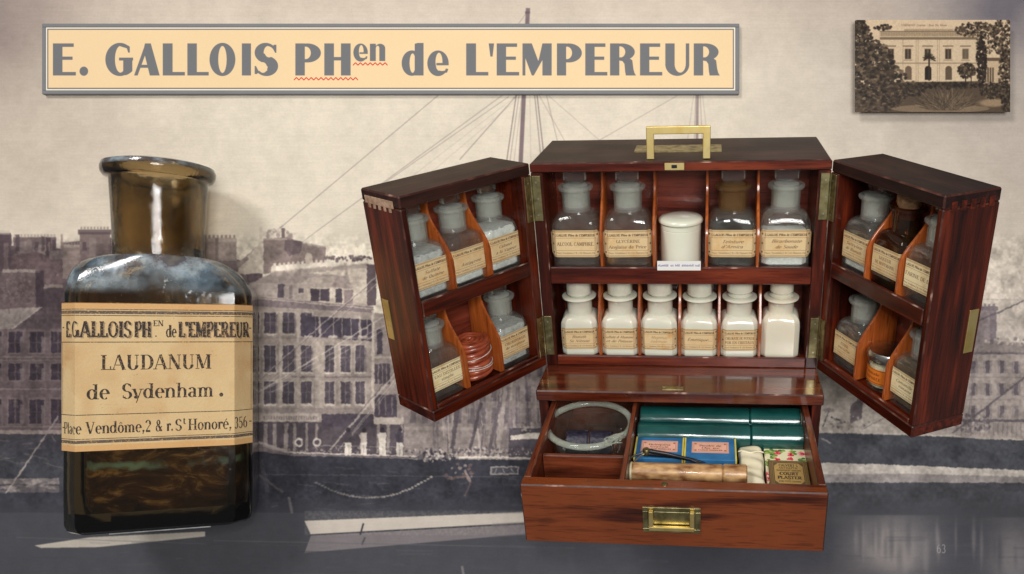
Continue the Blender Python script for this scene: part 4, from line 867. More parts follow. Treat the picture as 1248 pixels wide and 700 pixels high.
def loft(bm, rings, mi=0, caps=True):
    """rings: list of (z, [(x,y)...])"""
    vs = [[bm.verts.new((x, y, z)) for x, y in pts] for z, pts in rings]; n = len(vs[0])
    for a, b_ in zip(vs, vs[1:]):
        for i in range(n): f = bm.faces.new((a[i], a[(i + 1) % n], b_[(i + 1) % n], b_[i])); f.material_index = mi
    if caps: bm.faces.new(vs[0]); bm.faces.new(vs[-1])
def root(name, label, cat, group=None, mat4=None):
    o = bpy.data.objects.new(name, None); COL.objects.link(o); o.empty_display_size = .02
    if mat4 is not None: o.matrix_world = mat4
    o['label'] = label; o['category'] = cat
    if group: o['group'] = group
    return o
def tag(o, label, cat, group=None):
    o['label'] = label; o['category'] = cat
    if group: o['group'] = group
    return o
# ------------------------------------------------------------------ backdrop board with the printed view
bm = bmesh.new()
hw, hh, th = BW * U_B / 2, BH * U_B / 2, .012
add_box(bm, -hw, hw, .0, th, -hh, hh)
uvl = bm.loops.layers.uv.new('UVMap')
for f in bm.faces:
    for l in f.loops: l[uvl].uv = ((l.vert.co.x + hw) / (2 * hw), (l.vert.co.z + hh) / (2 * hh))
    cmid = f.calc_center_median()
    f.material_index = 0 if cmid.y < 1e-5 else 1
harbour = printed('harbour_print', paint_harbour(), .95, .03)
me = bpy.data.meshes.new('backdrop'); bm.to_mesh(me); bm.free()
bd = link('backdrop', me, [harbour, board_back], None, board_mat(OX + BW / 2, OY + BH / 2, 0))
bd['kind'] = 'structure'; bd['label'] = 'upright board printed with a faded sepia view of a harbour, houses and ships'

def uv_box_front(bm, hw, hh):
    uvl = bm.loops.layers.uv.new('UVMap')
    for f in bm.faces:
        for l in f.loops: l[uvl].uv = ((l.vert.co.x + hw) / (2 * hw), (l.vert.co.z + hh) / (2 * hh))
# title sign
ts = root('title_sign', 'long cream sign with grey capitals and a grey double border at the top left', 'sign', mat4=board_mat(477.9, 74.0, .004))
hw, hh = 425 * U_B / 1.0062, 43 * U_B / 1.0062
LF = (Z_BOARD - .006) / Z_BOARD
bm = bmesh.new(); add_box(bm, -hw + .0046, hw - .0046, -.0015, .004, -hh + .0046, hh - .0046); uv_box_front(bm, hw, hh)
me = bpy.data.meshes.new('panel'); bm.to_mesh(me); bm.free()
link('panel', me, printed('title_print', paint_title(), .8, .1), ts)
bm = bmesh.new(); fw = .0046
for d in ((-hw, hw, hh - fw, hh), (-hw, hw, -hh, -hh + fw)): add_box(bm, d[0], d[1], -.0024, .004, d[2], d[3], .0006)
for d in ((-hw, -hw + fw), (hw - fw, hw)): add_box(bm, d[0], d[1], -.0024, .004, -hh + fw, hh - fw, .0006)
bm_obj('frame', bm, grey_frame, ts)
# postcard held off the board by a small block
pc = root('postcard', 'small sepia postcard of a two-storey villa behind a garden, top right of the board', 'postcard', mat4=board_mat(1131.2, 85.4, .014))
hw, hh = 94.5 * U_B * .986, 56 * U_B * .986
bm = bmesh.new(); add_box(bm, -hw, hw, -.0004, .0004, -hh, hh); uv_box_front(bm, hw, hh)
me = bpy.data.meshes.new('card'); bm.to_mesh(me); bm.free(); link('card', me, printed('postcard_print', paint_postcard(), .5, .3), pc)
bm = bmesh.new(); add_box(bm, -.02, .02, .0006, .0138, -.012, .012); bm_obj('mounting_block', bm, board_back, pc)

# ------------------------------------------------------------------ the large laudanum bottle
BY = 650
Zc = .901; sB = Zc / FPX
hx, hy, cc = .0925, .052, .016
bx, by_ = 204.5, 650
loc = CAM_O + M_B @ Vector(((bx - PX) * sB, Zc, -(by_ - PY) * (Zc - hy) / FPX))
bmat = (M_B @ Matrix.Rotation(R(20), 3, 'Z')).to_4x4(); bmat.translation = loc
BB = root('laudanum_bottle', 'large dark brown glass bottle with a wide cream laudanum label, left of the chest', 'bottle', mat4=bmat)
ths = body_angles(hx, hy, cc, 64)
rn = .0462
rings = []
S = lambda z, k=0.0, s_=0.0, r=rn, wob=0.0: rings.append((z, section(hx - k, hy - k, cc, s_, r, ths)))
S(.0, .012); S(.0015, .006); S(.005, .002); S(.012, .0); S(.05, -.0003); S(.12, .0); S(.2, .0002); S(.258, .0005)
z0, z1 = .264, .308
for i in range(0, 13):
    a_ = .32 + (math.pi / 2 - .32) * i / 12; f = (math.sin(a_) - math.sin(.32)) / (1 - math.sin(.32)); q = 1 - math.cos(a_) / math.cos(.32)
    rings.append((z0 + (z1 - z0) * f, section(hx - .0005 - .002 * q, hy - .0005 - .002 * q, cc + .006 * q, q ** 1.15, rn, ths)))
for z, r in ((.314, .0462), (.335, .0466), (.37, .0484), (.396, .0498), (.3975, .0506), (.3990, .0548), (.4025, .0576), (.4085, .0584), (.4135, .0566), (.4155, .0505), (.4145, .0410), (.408, .0392), (.37, .0388), (.318, .0372)): S(z, 0, 1, r)
for i in range(10, -1, -1):
    f = math.sin(i / 12 * math.pi / 2); q = 1 - math.cos(i / 12 * math.pi / 2)
    rings.append((z0 - .006 + (z1 - z0 - .002) * f, section(hx - .0085, hy - .0085, cc * .7, q ** .9, .0372, ths)))
for z, k in ((.2, .0075), (.05, .0075), (.024, .009), (.014, .02)): S(z, k)
def lean(z): t_ = min(max((z - .262) / .05, 0), 1); return -.0085 * t_ * t_ * (3 - 2 * t_)
rings = [(z, [(x + lean(z), y) for x, y in pts]) for z, pts in rings]
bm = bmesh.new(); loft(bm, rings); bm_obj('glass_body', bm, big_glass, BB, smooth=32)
# tincture filling the lower body, with a dried crust line
rings = []
for z, k in ((.0148, .0235), (.0245, .0170), (.05, .0150), (.2, .0150), (.236, .0150), (.2362, .0155)): S(z, k)
bm = bmesh.new(); loft(bm, rings)
def liq_mat():
    m_, nt, b = new_mat('laudanum_tincture'); L = nt.links.new
    tc = N(nt, 'ShaderNodeTexCoord'); mp = N(nt, 'ShaderNodeMapping'); mp.inputs['Scale'].default_value = (14, 14, 30); L(tc.outputs['Object'], mp.inputs[0])
    n = N(nt, 'ShaderNodeTexNoise'); n.inputs['Scale'].default_value = 1.4; n.inputs['Detail'].default_value = 9; n.inputs['Roughness'].default_value = .7; n.inputs['Distortion'].default_value = 1.2; L(mp.outputs[0], n.inputs['Vector'])
    L(ramp(nt, n.outputs[0], [(.38, (.010, .006, .003)), (.52, (.09, .05, .022)), (.63, (.50, .38, .20))]), b.inputs['Base Color'])
    # blue-grey crust drawn in an uneven line across the inside wall
    sx = N(nt, 'ShaderNodeSeparateXYZ'); L(tc.outputs['Object'], sx.inputs[0])
    n2 = N(nt, 'ShaderNodeTexNoise'); n2.inputs['Scale'].default_value = 60; n2.inputs['Detail'].default_value = 8; L(tc.outputs['Object'], n2.inputs['Vector'])
    zz = N(nt, 'ShaderNodeMath', operation='MULTIPLY_ADD'); L(n2.outputs[0], zz.inputs[0]); zz.inputs[1].default_value = .016; L(sx.outputs[2], zz.inputs[2])
    d = N(nt, 'ShaderNodeMath', operation='SUBTRACT'); L(zz.outputs[0], d.inputs[0]); d.inputs[1].default_value = .0815
    ab = N(nt, 'ShaderNodeMath', operation='ABSOLUTE'); L(d.outputs[0], ab.inputs[0])
    mr = N(nt, 'ShaderNodeMapRange'); L(ab.outputs[0], mr.inputs[0]); mr.inputs[1].default_value = .0055; mr.inputs[2].default_value = .0015
    n3 = N(nt, 'ShaderNodeTexNoise'); n3.inputs['Scale'].default_value = 24; n3.inputs['Detail'].default_value = 4; L(tc.outputs['Object'], n3.inputs['Vector'])
    m3 = N(nt, 'ShaderNodeMapRange'); L(n3.outputs[0], m3.inputs[0]); m3.inputs[1].default_value = .42; m3.inputs[2].default_value = .55
    mm_ = N(nt, 'ShaderNodeMath', operation='MULTIPLY'); L(mr.outputs[0], mm_.inputs[0]); L(m3.outputs[0], mm_.inputs[1])
    mx = N(nt, 'ShaderNodeMix', data_type='RGBA'); L(mm_.outputs[0], mx.inputs[0]); L(b.inputs['Base Color'].links[0].from_socket, mx.inputs[6]); mx.inputs[7].default_value = (.30, .70, 1.0, 1)
    L(mx.outputs[2], b.inputs['Base Color']); setp(b, Roughness=.3)
    return m_
bm_obj('tincture', bm, liq_mat(), BB, smooth=32)
def label_mesh(hx, hy, c, z0, z1, off=.0004, wrap=1.0, clip=0.0, back=0.0):
    """paper over the front face and the two front chamfers; clip cuts the corners"""
    e = off
    P = [(-hx - e, -(hy - c) + back), (-hx - e, -(hy - c)), (-(hx - c), -hy - e), (0, -hy - e), (hx - c, -hy - e), (hx + e, -(hy - c)), (hx + e, -(hy - c) + back)]
    if not back: P = P[1:-1]
    if wrap < 1:
        a, b_ = P[0], P[1]; P[0] = (b_[0] + (a[0] - b_[0]) * wrap, b_[1] + (a[1] - b_[1]) * wrap); P[-1] = (-P[0][0], P[0][1])
    D = [0]
    for a, b_ in zip(P, P[1:]): D.append(D[-1] + math.hypot(b_[0] - a[0], b_[1] - a[1]))
    L_ = D[-1]
    bm = bmesh.new(); uvl = bm.loops.layers.uv.new('UVMap')
    stops = sorted(set(D + ([clip, L_ - clip] if clip else []) + [L_ * i / 12 for i in range(13)]))
    cols = []
    for d in stops:
        for i in range(len(P) - 1):
            if d <= D[i + 1] + 1e-9:
                t = (d - D[i]) / max(D[i + 1] - D[i], 1e-9); x = P[i][0] + (P[i + 1][0] - P[i][0]) * t; y = P[i][1] + (P[i + 1][1] - P[i][1]) * t; break
        q = max(0, clip - min(d, L_ - d)) if clip else 0
        cols.append((d / L_, bm.verts.new((x, y, z0 + q)), bm.verts.new((x, y, z1 - q)), q))
    for a, b_ in zip(cols, cols[1:]):
        f = bm.faces.new((a[1], b_[1], b_[2], a[2]))
        H_ = z1 - z0
        for l, uv in zip(f.loops, ((a[0], a[3] / H_), (b_[0], b_[3] / H_), (b_[0], 1 - b_[3] / H_), (a[0], 1 - a[3] / H_))): l[uvl].uv = uv
    me = bpy.data.meshes.new('label'); bm.to_mesh(me); bm.free()
    return me
link('label', label_mesh(hx, hy, cc, .093, .253, .0008, 1.0), printed('big_label_print', paint_big_label(), .75, .2, .5, 260), BB)
# steel rest that carries the bottle
br = root('bottle_bracket', 'plain steel rest under the large brown bottle', 'bracket', mat4=bmat)
bm = bmesh.new(); add_box(bm, -.05, .05, -.035, .074, -.0025, -.0006, .0004); bm_obj('rest', bm, steel, br)
# ------------------------------------------------------------------ the medicine chest (top front edge of its body at z=0,y=0)
CH = root('medicine_chest', 'open mahogany travelling medicine chest with two hinged wings, brass handle and pulled-out drawer', 'medicine chest', mat4=Matrix.Translation((0, 0, -.33)))
CM = Matrix.Translation((0, 0, .33))      # parts are placed in the frame of the top front edge
def cb(name, dims, mt, bev=.0009, parent=None, edge=True):
    return box(name, dims, mt, parent or CH, bev, CM if parent is None else None, edge)
H, W2, D1, LD, SL = .2287, .150, .1183, .0602, .0128
cb('top_panel', (-W2, W2, .0, D1, -.0098, 0), wood_top, .0016)
cb('top_rail', (-W2, W2, -.0012, .006, -.0096, -.0006), wood_rim, .0008)
for s in (-1, 1):
    x = sorted((s * W2, s * .1378)); cb('side_panel', (x[0], x[1], .0, D1, -H, -.0100), wood_z)
cb('back_panel', (-.1377, .1377, .066, .073, -H, -.0100), wood_back, 0, edge=False)
cb('shelf', (-.1377, .1377, .004, .066, -.1215, -.1165), wood_x)
cb('shelf_lip', (-.1377, .1377, -.0004, .004, -.1305, -.1115), wood_rim, .001)
cb('bottom_lip', (-.1377, .1377, -.0004, .004, -H + .0004, -.2165), wood_rim, .001)
cb('bottle_floor', (-.1377, .1377, .004, .066, -.2262, -.2205), wood_x, 0, edge=False)
cb('ledge', (-W2 - .001, W2 + .001, -LD, .07, -H - SL, -H), wood_ledge, .0014)
for s in (-1, 1):
    x = sorted((s * (W2 - .0005), s * .1395)); cb('base_side', (x[0], x[1], -LD + .004, .05, -.318, -H - SL), wood_z)
cb('base_bottom', (-.1395, .1395, -LD + .004, .05, -.324, -.3145), wood_x)
cb('base_back', (-.1395, .1395, .045, .0498, -.3145, -H - SL), wood_x)
# curved dividers
def divider(u, z0, z1, parent, mm, ym=.045, thick=.0034, yf=.003, yt=.034):
    prof = []
    n = 18
    for i in range(n + 1):
        t = i / n; z = z1 + (z0 - z1) * t
        k = min(max((t - .18) / .5, 0), 1); k = k * k * (3 - 2 * k)
        prof.append((yt + (yf - yt) * k, z))
    bm = bmesh.new(); h = thick / 2
    for a, b_ in zip(prof, prof[1:]):
        pass
    V_ = [[bm.verts.new((sx * (h - .0007), y, z)) if j == 0 else bm.verts.new((sx * h, y + .0012, z)) for j in (0, 1) for sx in (-1, 1)] + [bm.verts.new((-h, ym, z)), bm.verts.new((h, ym, z))] for y, z in prof]
    order = [4, 2, 0, 1, 3, 5]
    for a, b_ in zip(V_, V_[1:]):
        for i in range(6):
            j = (i + 1) % 6; bm.faces.new((a[order[i]], a[order[j]], b_[order[j]], b_[order[i]]))
    for q in (V_[0], V_[-1]): bm.faces.new([q[i] for i in order])
    zc = (z0 + z1) / 2
    bmesh.ops.translate(bm, verts=bm.verts, vec=(0, 0, -zc))
    return bm_obj('divider', bm, wood_div, parent, mm @ Matrix.Translation((u, 0, zc)), smooth=40)
for u in (-.0818, -.0262, .0290, .0818): divider(u, -.1164, -.0100, CH, CM, .064)
for u in (-.0886, -.0444, .0002, .0434, .0876): divider(u, -.2204, -.1216, CH, CM, .064, yt=.022)
# lock, plates, handle
def mesh_part(name, fn, mt, parent=CH, mm=CM, smooth=None):
    bm = bmesh.new(); fn(bm); return bm_obj(name, bm, mt, parent, mm, smooth)
lk = mesh_part('lock_plate', lambda b: add_box(b, -.0135, .0062, -.0021, -.0010, -.0083, -.0012, .0003), brass)
mesh_part('keyhole', lambda b: (add_box(b, -.0065, -.0010, -.0025, -.00205, -.0064, -.0030, .0002),), blackm, lk, Matrix())
cl = mesh_part('catch_plate', lambda b: add_box(b, -.0165, .0062, -.0545, -.0470, -H - .0004, -H + .0009, .0003), brass_old)
def screws(b, pts, r=.0011, ax='z'):
    for x, y, z in pts:
        vs = []
        for k in range(8):
            c_, s_ = r * math.cos(k * .785), r * math.sin(k * .785)
            vs.append(b.verts.new((x + c_, y + s_, z) if ax == 'z' else (x + c_, y, z + s_)))
        b.faces.new(vs)
mesh_part('catch_screw', lambda b: screws(b, [(-.0145, -.0508, -H + .0011), (.0045, -.0508, -H + .0011)]), screw_m, cl, Matrix())
hp = mesh_part('handle_plate', lambda b: add_box(b, -.0480, .0435, .0440, .0770, -.0004, .0011, .0004), brass_old)
hd = root('handle', '', 'x'); hd.parent = CH; hd.matrix_local = CM
for k in ('label', 'category'): del hd[k]
def bail(b):
    xo, z1, z0, wd, y0, y1 = .0318, .0328, .0006, .0076, .0070, .0112
    P_ = [(-xo, z0), (-xo, z1), (xo, z1), (xo, z0), (xo - wd, z0), (xo - wd, z1 - wd), (-xo + wd, z1 - wd), (-xo + wd, z0)]
    A = [b.verts.new((x, y0, z)) for x, z in P_]; B = [b.verts.new((x, y1, z)) for x, z in P_]
    for i in range(8): j = (i + 1) % 8; b.faces.new((A[i], A[j], B[j], B[i]))
    for V_ in (A, B):
        for q in ((0, 1, 6, 7), (1, 2, 5, 6), (2, 3, 4, 5)): b.faces.new([V_[k] for k in q])
    bmesh.ops.recalc_face_normals(b, faces=b.faces)
    bmesh.ops.bevel(b, geom=[e_ for e_ in b.edges if len(e_.link_faces) == 2 and e_.calc_face_angle(0) > .5], offset=.0006, segments=2, profile=.5, affect='EDGES')
mesh_part('bail', bail, brass, hd, Matrix())
for s in (-1, 1): mesh_part('pivot', lambda b: add_box(b, s * .0286 - .0022, s * .0286 + .0022, .0121, .0440, .0005, .0030, .0006), brass_old, hd, Matrix())
# ---------------- wings
aL, aR = 2.1714, 2.035
WW, WD = .1555, .0595
def wing_mat(s):
    return Matrix.Translation((s * (W2 - .0002), -.0006, 0)) @ Matrix.Rotation((math.pi - aL) if s < 0 else -(math.pi - aR), 4, 'Z')
WX = {-1: lambda d: -d, 1: lambda d: d}
for s in (-1, 1):
    wm = wing_mat(s)
    dr = bpy.data.objects.new('wing_door', None); COL.objects.link(dr); dr.parent = CH; dr.matrix_local = CM @ wm
    ww = WW + (.001 if s < 0 else -.0005)
    fx = lambda a, b_: tuple(sorted((s * a, s * b_)))
    def wb(name, d, y0, y1, z0, z1, mt, bev=.0009, edge=True):
        x = fx(*d); return box(name, (x[0], x[1], y0, y1, z0, z1), mt, dr, bev, None, edge)
    wb('top_panel', (0, ww), 0, WD, -.0118, 0, wood_top, .0014)
    wb('hinge_stile', (0, .0118), .0002, WD - .0002, -H + .0125, -.0119, wood_z, .0005)
    wb('outer_stile', (ww - .0068, ww), .0002, WD, -H + .0125, -.0119, wood_z, .0012)
    wb('bottom_panel', (0, ww), .0, WD, -H, -H + .0124, wood_x, .0012)
    wb('bottom_lip', (.0119, ww - .0069), .0003, .0040, -H + .0125, -.2115, wood_x)
    wb('shelf', (.0119, ww - .0069), .0041, WD - .0075, -.1115, -.1065, wood_x)
    wb('shelf_lip', (.0119, ww - .0069), -.0002, .0040, -.1175, -.1015, wood_x, .001)
    wb('back_panel', (.0119, ww - .0069), WD - .0072, WD - .001, -H + .0125, -.0119, wood_back, 0, False)
    for d in (.0588, .1052):
        divider(s * d, -.1064, -.0120, dr, Matrix(), .050, .0034, .0046, .034)
        divider(s * d, -.2145, -.1118, dr, Matrix(), .050, .0034, .0046, .030)
    # brass catch let into the outer edge, and pale dovetail ends where the finish has gone
    x = fx(ww - .0005, ww + .0009)
    bm = bmesh.new(); add_box(bm, x[0], x[1], WD - .014, WD - .004, -.150, -.108, .0003); bm_obj('edge_plate', bm, brass, dr)
    if s < 0:
        bm = bmesh.new(); x = fx(ww - .0004, ww + .0006)
        add_box(bm, x[0], x[1], .010, WD - .006, -.0125, -.0055, .0002)
        for k in range(5): add_box(bm, x[0], x[1], .014 + k * .008, .0175 + k * .008, -.0165, -.0126, .0002)
        bm_obj('bare_dovetail', bm, plain('bare_wood', (.22, .12, .07), (.42, .28, .19), .7, 200, .3), dr)
    else:
        bm = bmesh.new(); x = fx(ww - .0004, ww + .0006)
        for k in range(5): add_box(bm, x[0], x[1], .008 + k * .0098, .0135 + k * .0098, -.0145, -.0060, .0002)
        bm_obj('dovetail', bm, wood_x, dr)
    # hinges: one leaf on the body's rim, one on the wing's, and the pin between
    for zc in (-.0365, -.1915):
        hg = bpy.data.objects.new('hinge', None); COL.objects.link(hg); hg.parent = CH; hg.matrix_local = CM
        zz = (zc - .0235, zc + .0235)
        x = sorted((s * (W2 - .0002), s * (W2 - .0100)))
        ys = [-.0016, -.0004]
        def leaf(bm):
            add_box(bm, x[0], x[1], ys[0], ys[1], zz[0], zz[1], .0003)
        mesh_part('leaf', leaf, brass_old, hg, Matrix())
        xx = s * (W2 - .0052)
        mesh_part('screw', lambda b: screws(b, [(xx, -.0018, zc - .017), (xx + .0012, -.0018, zc), (xx, -.0018, zc + .017)], ax='y'), screw_m, hg, Matrix())
        x2 = fx(.0004, .0100)
        mesh_part('leaf', lambda b: add_box(b, x2[0], x2[1], -.0012, .0004, zz[0], zz[1], .0003), brass_old, hg, wm)
        mesh_part('screw', lambda b: screws(b, [(s * .0055, -.0014, zc - .017), (s * .0043, -.0014, zc), (s * .0055, -.0014, zc + .017)], ax='y'), screw_m, hg, wm)
        mesh_part('pin', lambda b: tube(b, [(s * W2, -.0016, zz[0]), (s * W2, -.0016, zc), (s * W2, -.0016, zz[1])], .0017, 10), brass_old, hg, Matrix(), 40)
# ---------------- drawer
DT, DHh, DWd, DF = -.2468, .0646, .1375, -.2026
dw_ = bpy.data.objects.new('drawer', None); COL.objects.link(dw_); dw_.parent = CH; dw_.matrix_local = CM
def db(name, dims, mt, bev=.0007, edge=True): return box(name, dims, mt, dw_, bev, None, edge)
db('front_board', (-DWd, DWd, DF, DF + .0135, DT - DHh, DT), wood_front, .0011)
for s in (-1, 1):
    x = sorted((s * (DWd - .0006), s * (DWd - .0075))); db('side_board', (x[0], x[1], DF + .0136, .03, DT - DHh + .003, DT - .0006), wood_draw)
db('back_board', (-DWd + .0076, DWd - .0076, .0235, .03, DT - DHh + .003, DT - .004), wood_dx)
db('floor_board', (-DWd + .0076, DWd - .0076, DF + .0136, .0234, -.3085, -.3050), wood_dx)
db('partition', (-.0482, -.0430, DF + .0137, .0234, -.3049, DT - .0012), wood_draw)
db('partition', (-.1298, -.0484, -.1405, -.1360, -.3049, -.2565), wood_dx)
db('partition', (.1200 + .0112, .1200 + .0135, DF + .0137, -.085, -.3049, DT - .008), wood_draw)
fp = bpy.data.objects.new('front_pin', None)
bm = bmesh.new(); lathe(bm, [(.0001, 0), (.0030, 0), (.0030, .0006), (.0001, .0008)], 16); bm_obj('inlaid_stud', bm, brass_old, dw_, Matrix.Translation((-.0063, DF + .0068, DT)))
bpy.data.objects.remove(fp)
rec = lambda b: (add_box(b, -.0262, .0262, DF - .0012, DF + .0004, -.2945, -.2905, .0002), add_box(b, -.0262, .0262, DF - .0012, DF + .0004, -.2712, -.2668, .0002),
                 add_box(b, -.0262, -.0215, DF - .0012, DF + .0004, -.2904, -.2713, .0002), add_box(b, .0215, .0262, DF - .0012, DF + .0004, -.2904, -.2713, .0002), add_box(b, -.0214, .0214, DF - .0003, DF + .0004, -.2904, -.2713))
mesh_part('pull_plate', rec, brass_old, dw_, Matrix())
def pull(b):
    add_box(b, -.0205, .0205, DF - .0052, DF - .0018, -.2900, -.2858, .0006, seg=2)
    for s in (-1, 1):
        x = sorted((s * .0205, s * .0165)); add_box(b, x[0], x[1], DF - .0052, DF - .0014, -.2857, -.2690, .0006, seg=2)
mesh_part('pull_bail', pull, brass, dw_, Matrix())
mesh_part('pull_recess', lambda b: add_box(b, -.0162, .0162, DF - .0010, DF - .0004, -.2850, -.2716, .0002), brass_old, dw_, Matrix())
# hidden wedge that carries the chest off the board
cr_ = root('chest_bracket', 'plain steel bracket holding the medicine chest in front of the printed board', 'bracket', mat4=Matrix.Translation((0, 0, -.3272)))
box('support_plate', (-.11, .11, -.05, .052, -.0038, .0028), steel, cr_, .0004, edge=False)
box('support_arm', (-.09, .09, .0, .03, -.02, -.004), steel, cr_, .0004, edge=False)
# ------------------------------------------------------------------ bottles
NECKR = .0150
def ring_set(hx, hy, cc, n=40): return body_angles(hx, hy, cc, n)
def make_bottle(label, mat4, k=1.0, lines=('', ''), hand=False, fill=None, gl=None, neck=None, stopper='square', lab=True, group='clear glass medicine bottles in the chest', hx=.0258, hy=.0230, turn=0.0, stop_mat=None, cat='bottle', paper=PAPER, lz=(.0148, .0442)):
    r_ = root('medicine_bottle', label, cat, group, mat4 @ Matrix.Rotation(turn, 4, 'Z'))
    gl = gl or glass; cc = .0055 * k
    hx, hy = hx * k, hy * k; ths = ring_set(hx, hy, cc); q = k
    rn = NECKR * q; rings = []
    add = lambda z, kk=0.0, s_=0.0, r=rn: rings.append((z * q, section(hx - kk * q, hy - kk * q, cc, s_, r, ths)))
    add(0, .003); add(.0006, .0012); add(.002, .0003); add(.004, 0); add(.044, 0)
    z0, z1 = .0455, .0605
    for i in range(0, 9):
        a = i / 8 * math.pi / 2; f = math.sin(a); t = 1 - math.cos(a); rings.append(((z0 + (z1 - z0) * f) * q, section(hx - .0004 * q, hy - .0004 * q, cc, t, rn, ths)))
    for z, r in ((.064, .0148), (.078, .0150), (.0812, .0156), (.0826, .0182), (.0842, .0190), (.0860, .0188), (.0872, .0168), (.0870, .0140), (.083, .0134), (.063, .0130)): add(z, 0, 1, r * q)
    for i in range(7, -1, -1):
        a = i / 8 * math.pi / 2; f = math.sin(a); t = 1 - math.cos(a); rings.append(((z0 - .0018 + (z1 - z0) * f) * q, section(hx - .0026 * q, hy - .0026 * q, cc * .7, t, .0130 * q, ths)))
    add(.04, .0025); add(.0055, .0025); add(.0040, .0040)
    bm = bmesh.new(); loft(bm, rings)
    if gl is glass:
        for fc in bm.faces:
            if fc.calc_center_median().z > .0612 * q: fc.material_index = 1
    bm_obj('glass_body', bm, [gl, neck_brown if neck else neck_glass], r_, smooth=35)
    if fill:
        mt, top = fill; rings = []
        add(.0043, .0045); add(.0060, .0029); add(min(top, .0435), .0029)
        if top > .0435:
            for i in range(1, 5):
                zt = .0435 + (top - .0435) * i / 4; a = math.asin(min((zt - z0 + .0018) / (z1 - z0), .98)) if zt > z0 else 0; t = 1 - math.cos(max(a, 0))
                rings.append((zt * q, section(hx - .0030 * q, hy - .0030 * q, cc * .7, t, .0105 * q, ths)))
        bm = bmesh.new(); loft(bm, rings)
        if mt in (powder, powder_grey):
            for v in bm.verts:
                if v.co.z > (top - .001) * q: v.co.z += rnd.uniform(-.0012, .0012)
        bm_obj('contents', bm, mt, r_, smooth=35)
    # ground stopper
    sm = stop_mat or stopper_glass
    if stopper == 'cork':
        lathe_obj('cork', [(.0090 * q, .074 * q), (.0108 * q, .086 * q), (.0122 * q, .0880 * q), (.0132 * q, .098 * q), (.0126 * q, .0992 * q)], cork_m, r_, seg=24)
    elif stopper:
        st = None
        hz0, hz1 = .0895 * q, .1052 * q
        bm = bmesh.new()
        w0, w1 = .0088 * q, .0120 * q
        rr = [( .0872 * q, .0080 * q, .0050 * q), (.0895 * q, .0090 * q, .0034 * q), (.0925 * q, w1, .0036 * q), (hz1 - .0006, w1, .0036 * q), (hz1, w1 - .0008, .0030 * q)]
        lv = []
        for z, a, b_ in rr:
            c_ = .0012 * q if z > .09 * q else min(a, b_) * .5
            lv.append([bm.verts.new(v) for v in ((-a + c_, -b_, z), (a - c_, -b_, z), (a, -b_ + c_, z), (a, b_ - c_, z), (a - c_, b_, z), (-a + c_, b_, z), (-a, b_ - c_, z), (-a, -b_ + c_, z))])
        for j, (a, b_) in enumerate(zip(lv, lv[1:])):
            for i in range(8): bm.faces.new((a[i], a[(i + 1) % 8], b_[(i + 1) % 8], b_[i])).material_index = 1 if (i % 2 or i in (2, 6) or j == 3) and j > 1 else 0
        bm.faces.new(lv[0]); bm.faces.new(lv[-1])
        st = bm_obj('stopper', bm, [sm, rim_glass], r_)
        lathe_obj('plug', [(.0104 * q, .0640 * q), (.0122 * q, .0650 * q), (.0128 * q, .0828 * q), (.0130 * q, .0868 * q), (.0100 * q, .0882 * q), (.0072 * q, .0888 * q)], plug_brown if neck else plug_glass, st, seg=28)
    if lab:
        p = printed('label_' + '_'.join(lines).replace(' ', '_').lower(), small_label(lines, hand, paper=paper), .8, .12, .3, 500)
        link('label', label_mesh(hx, hy, cc, lz[0] * q, lz[1] * q, .00035, 1.0, .004 * q), p, r_)
    return r_
def T(x, y, z): return Matrix.Translation((x, y, z))
FLU, FLL = -.1163, -.2203
g1 = 'clear glass medicine bottles in the chest'
make_bottle('clear bottle of camphor spirit, leftmost on the central upper shelf', T(-.1095, .0275, FLU), 1.0, ('ALCOOL CAMPHRÉ.',), fill=None)
make_bottle('clear square bottle with golden glycerine at the bottom, left of the white jar', T(-.0543, .0275, FLU), 1.0, ('GLYCÉRINE', 'Anglaise de Price'), fill=(glass_honey, .012), turn=R(2))
make_bottle('bottle of dark brown tincture with a brown-stained neck, right of the white jar', T(.0556, .0275, FLU), 1.0, ('Teinture', "d'Arnica"), True, fill=(darkliq, .043), neck=frost_brown, turn=R(-1))
make_bottle('clear bottle half full of white powder, rightmost on the central upper shelf', T(.1098, .0275, FLU), 1.0, ('Bicarbonate', 'de Soude'), True, fill=(powder, .036))
# white jar with lid and a slip of card before it
jr = root('lidded_jar', 'cream glazed jar with a flat lid in the middle bay of the upper shelf', 'jar', mat4=T(.0012, .032, FLU))
lathe_obj('pot', [(.0200, 0), (.0215, .0012), (.0218, .004), (.0218, .0385), (.0214, .0388), (.0214, .0392), (.0219, .0396), (.0219, .0440), (.0205, .0445), (.0188, .0445), (.0188, .004), (.001, .003)], china, jr, seg=56)
lathe_obj('lid', [(.0180, .0440), (.0214, .0447), (.0236, .0462), (.0240, .0478), (.0232, .0496), (.0210, .0512), (.012, .0524), (.002, .0528)], china, jr, seg=56)
def slip():
    p = Paint(46, 10, 8, (222, 220, 214), 0, 0)
    for x0, x1 in ((1, 12), (14, 17), (19, 24), (26, 38), (40, 45)):
        x = x0
        while x < x1: p.seg(x, 5.6 + rnd.uniform(-.6, .3), x + rnd.uniform(.3, .8), 4 + rnd.uniform(-1, .5), .45, (96, 84, 150), .8); p.seg(x + .2, 5.4, x + .9, 5.4 + rnd.uniform(-.4, .4), .4, (80, 70, 130), .8); x += .85
    return p
bm = bmesh.new(); add_box(bm, -.0228, .0228, -.0002, .0002, -.0052, .0052); uv_box_front(bm, .0228, .0052)
sl = bm_obj('paper_slip', bm, printed('slip_print', slip(), .8, .1)); sl.matrix_world = T(.0002, -.0009, -.1092)
tag(sl, 'small white slip of card with violet handwriting in front of the cream jar', 'paper slip')
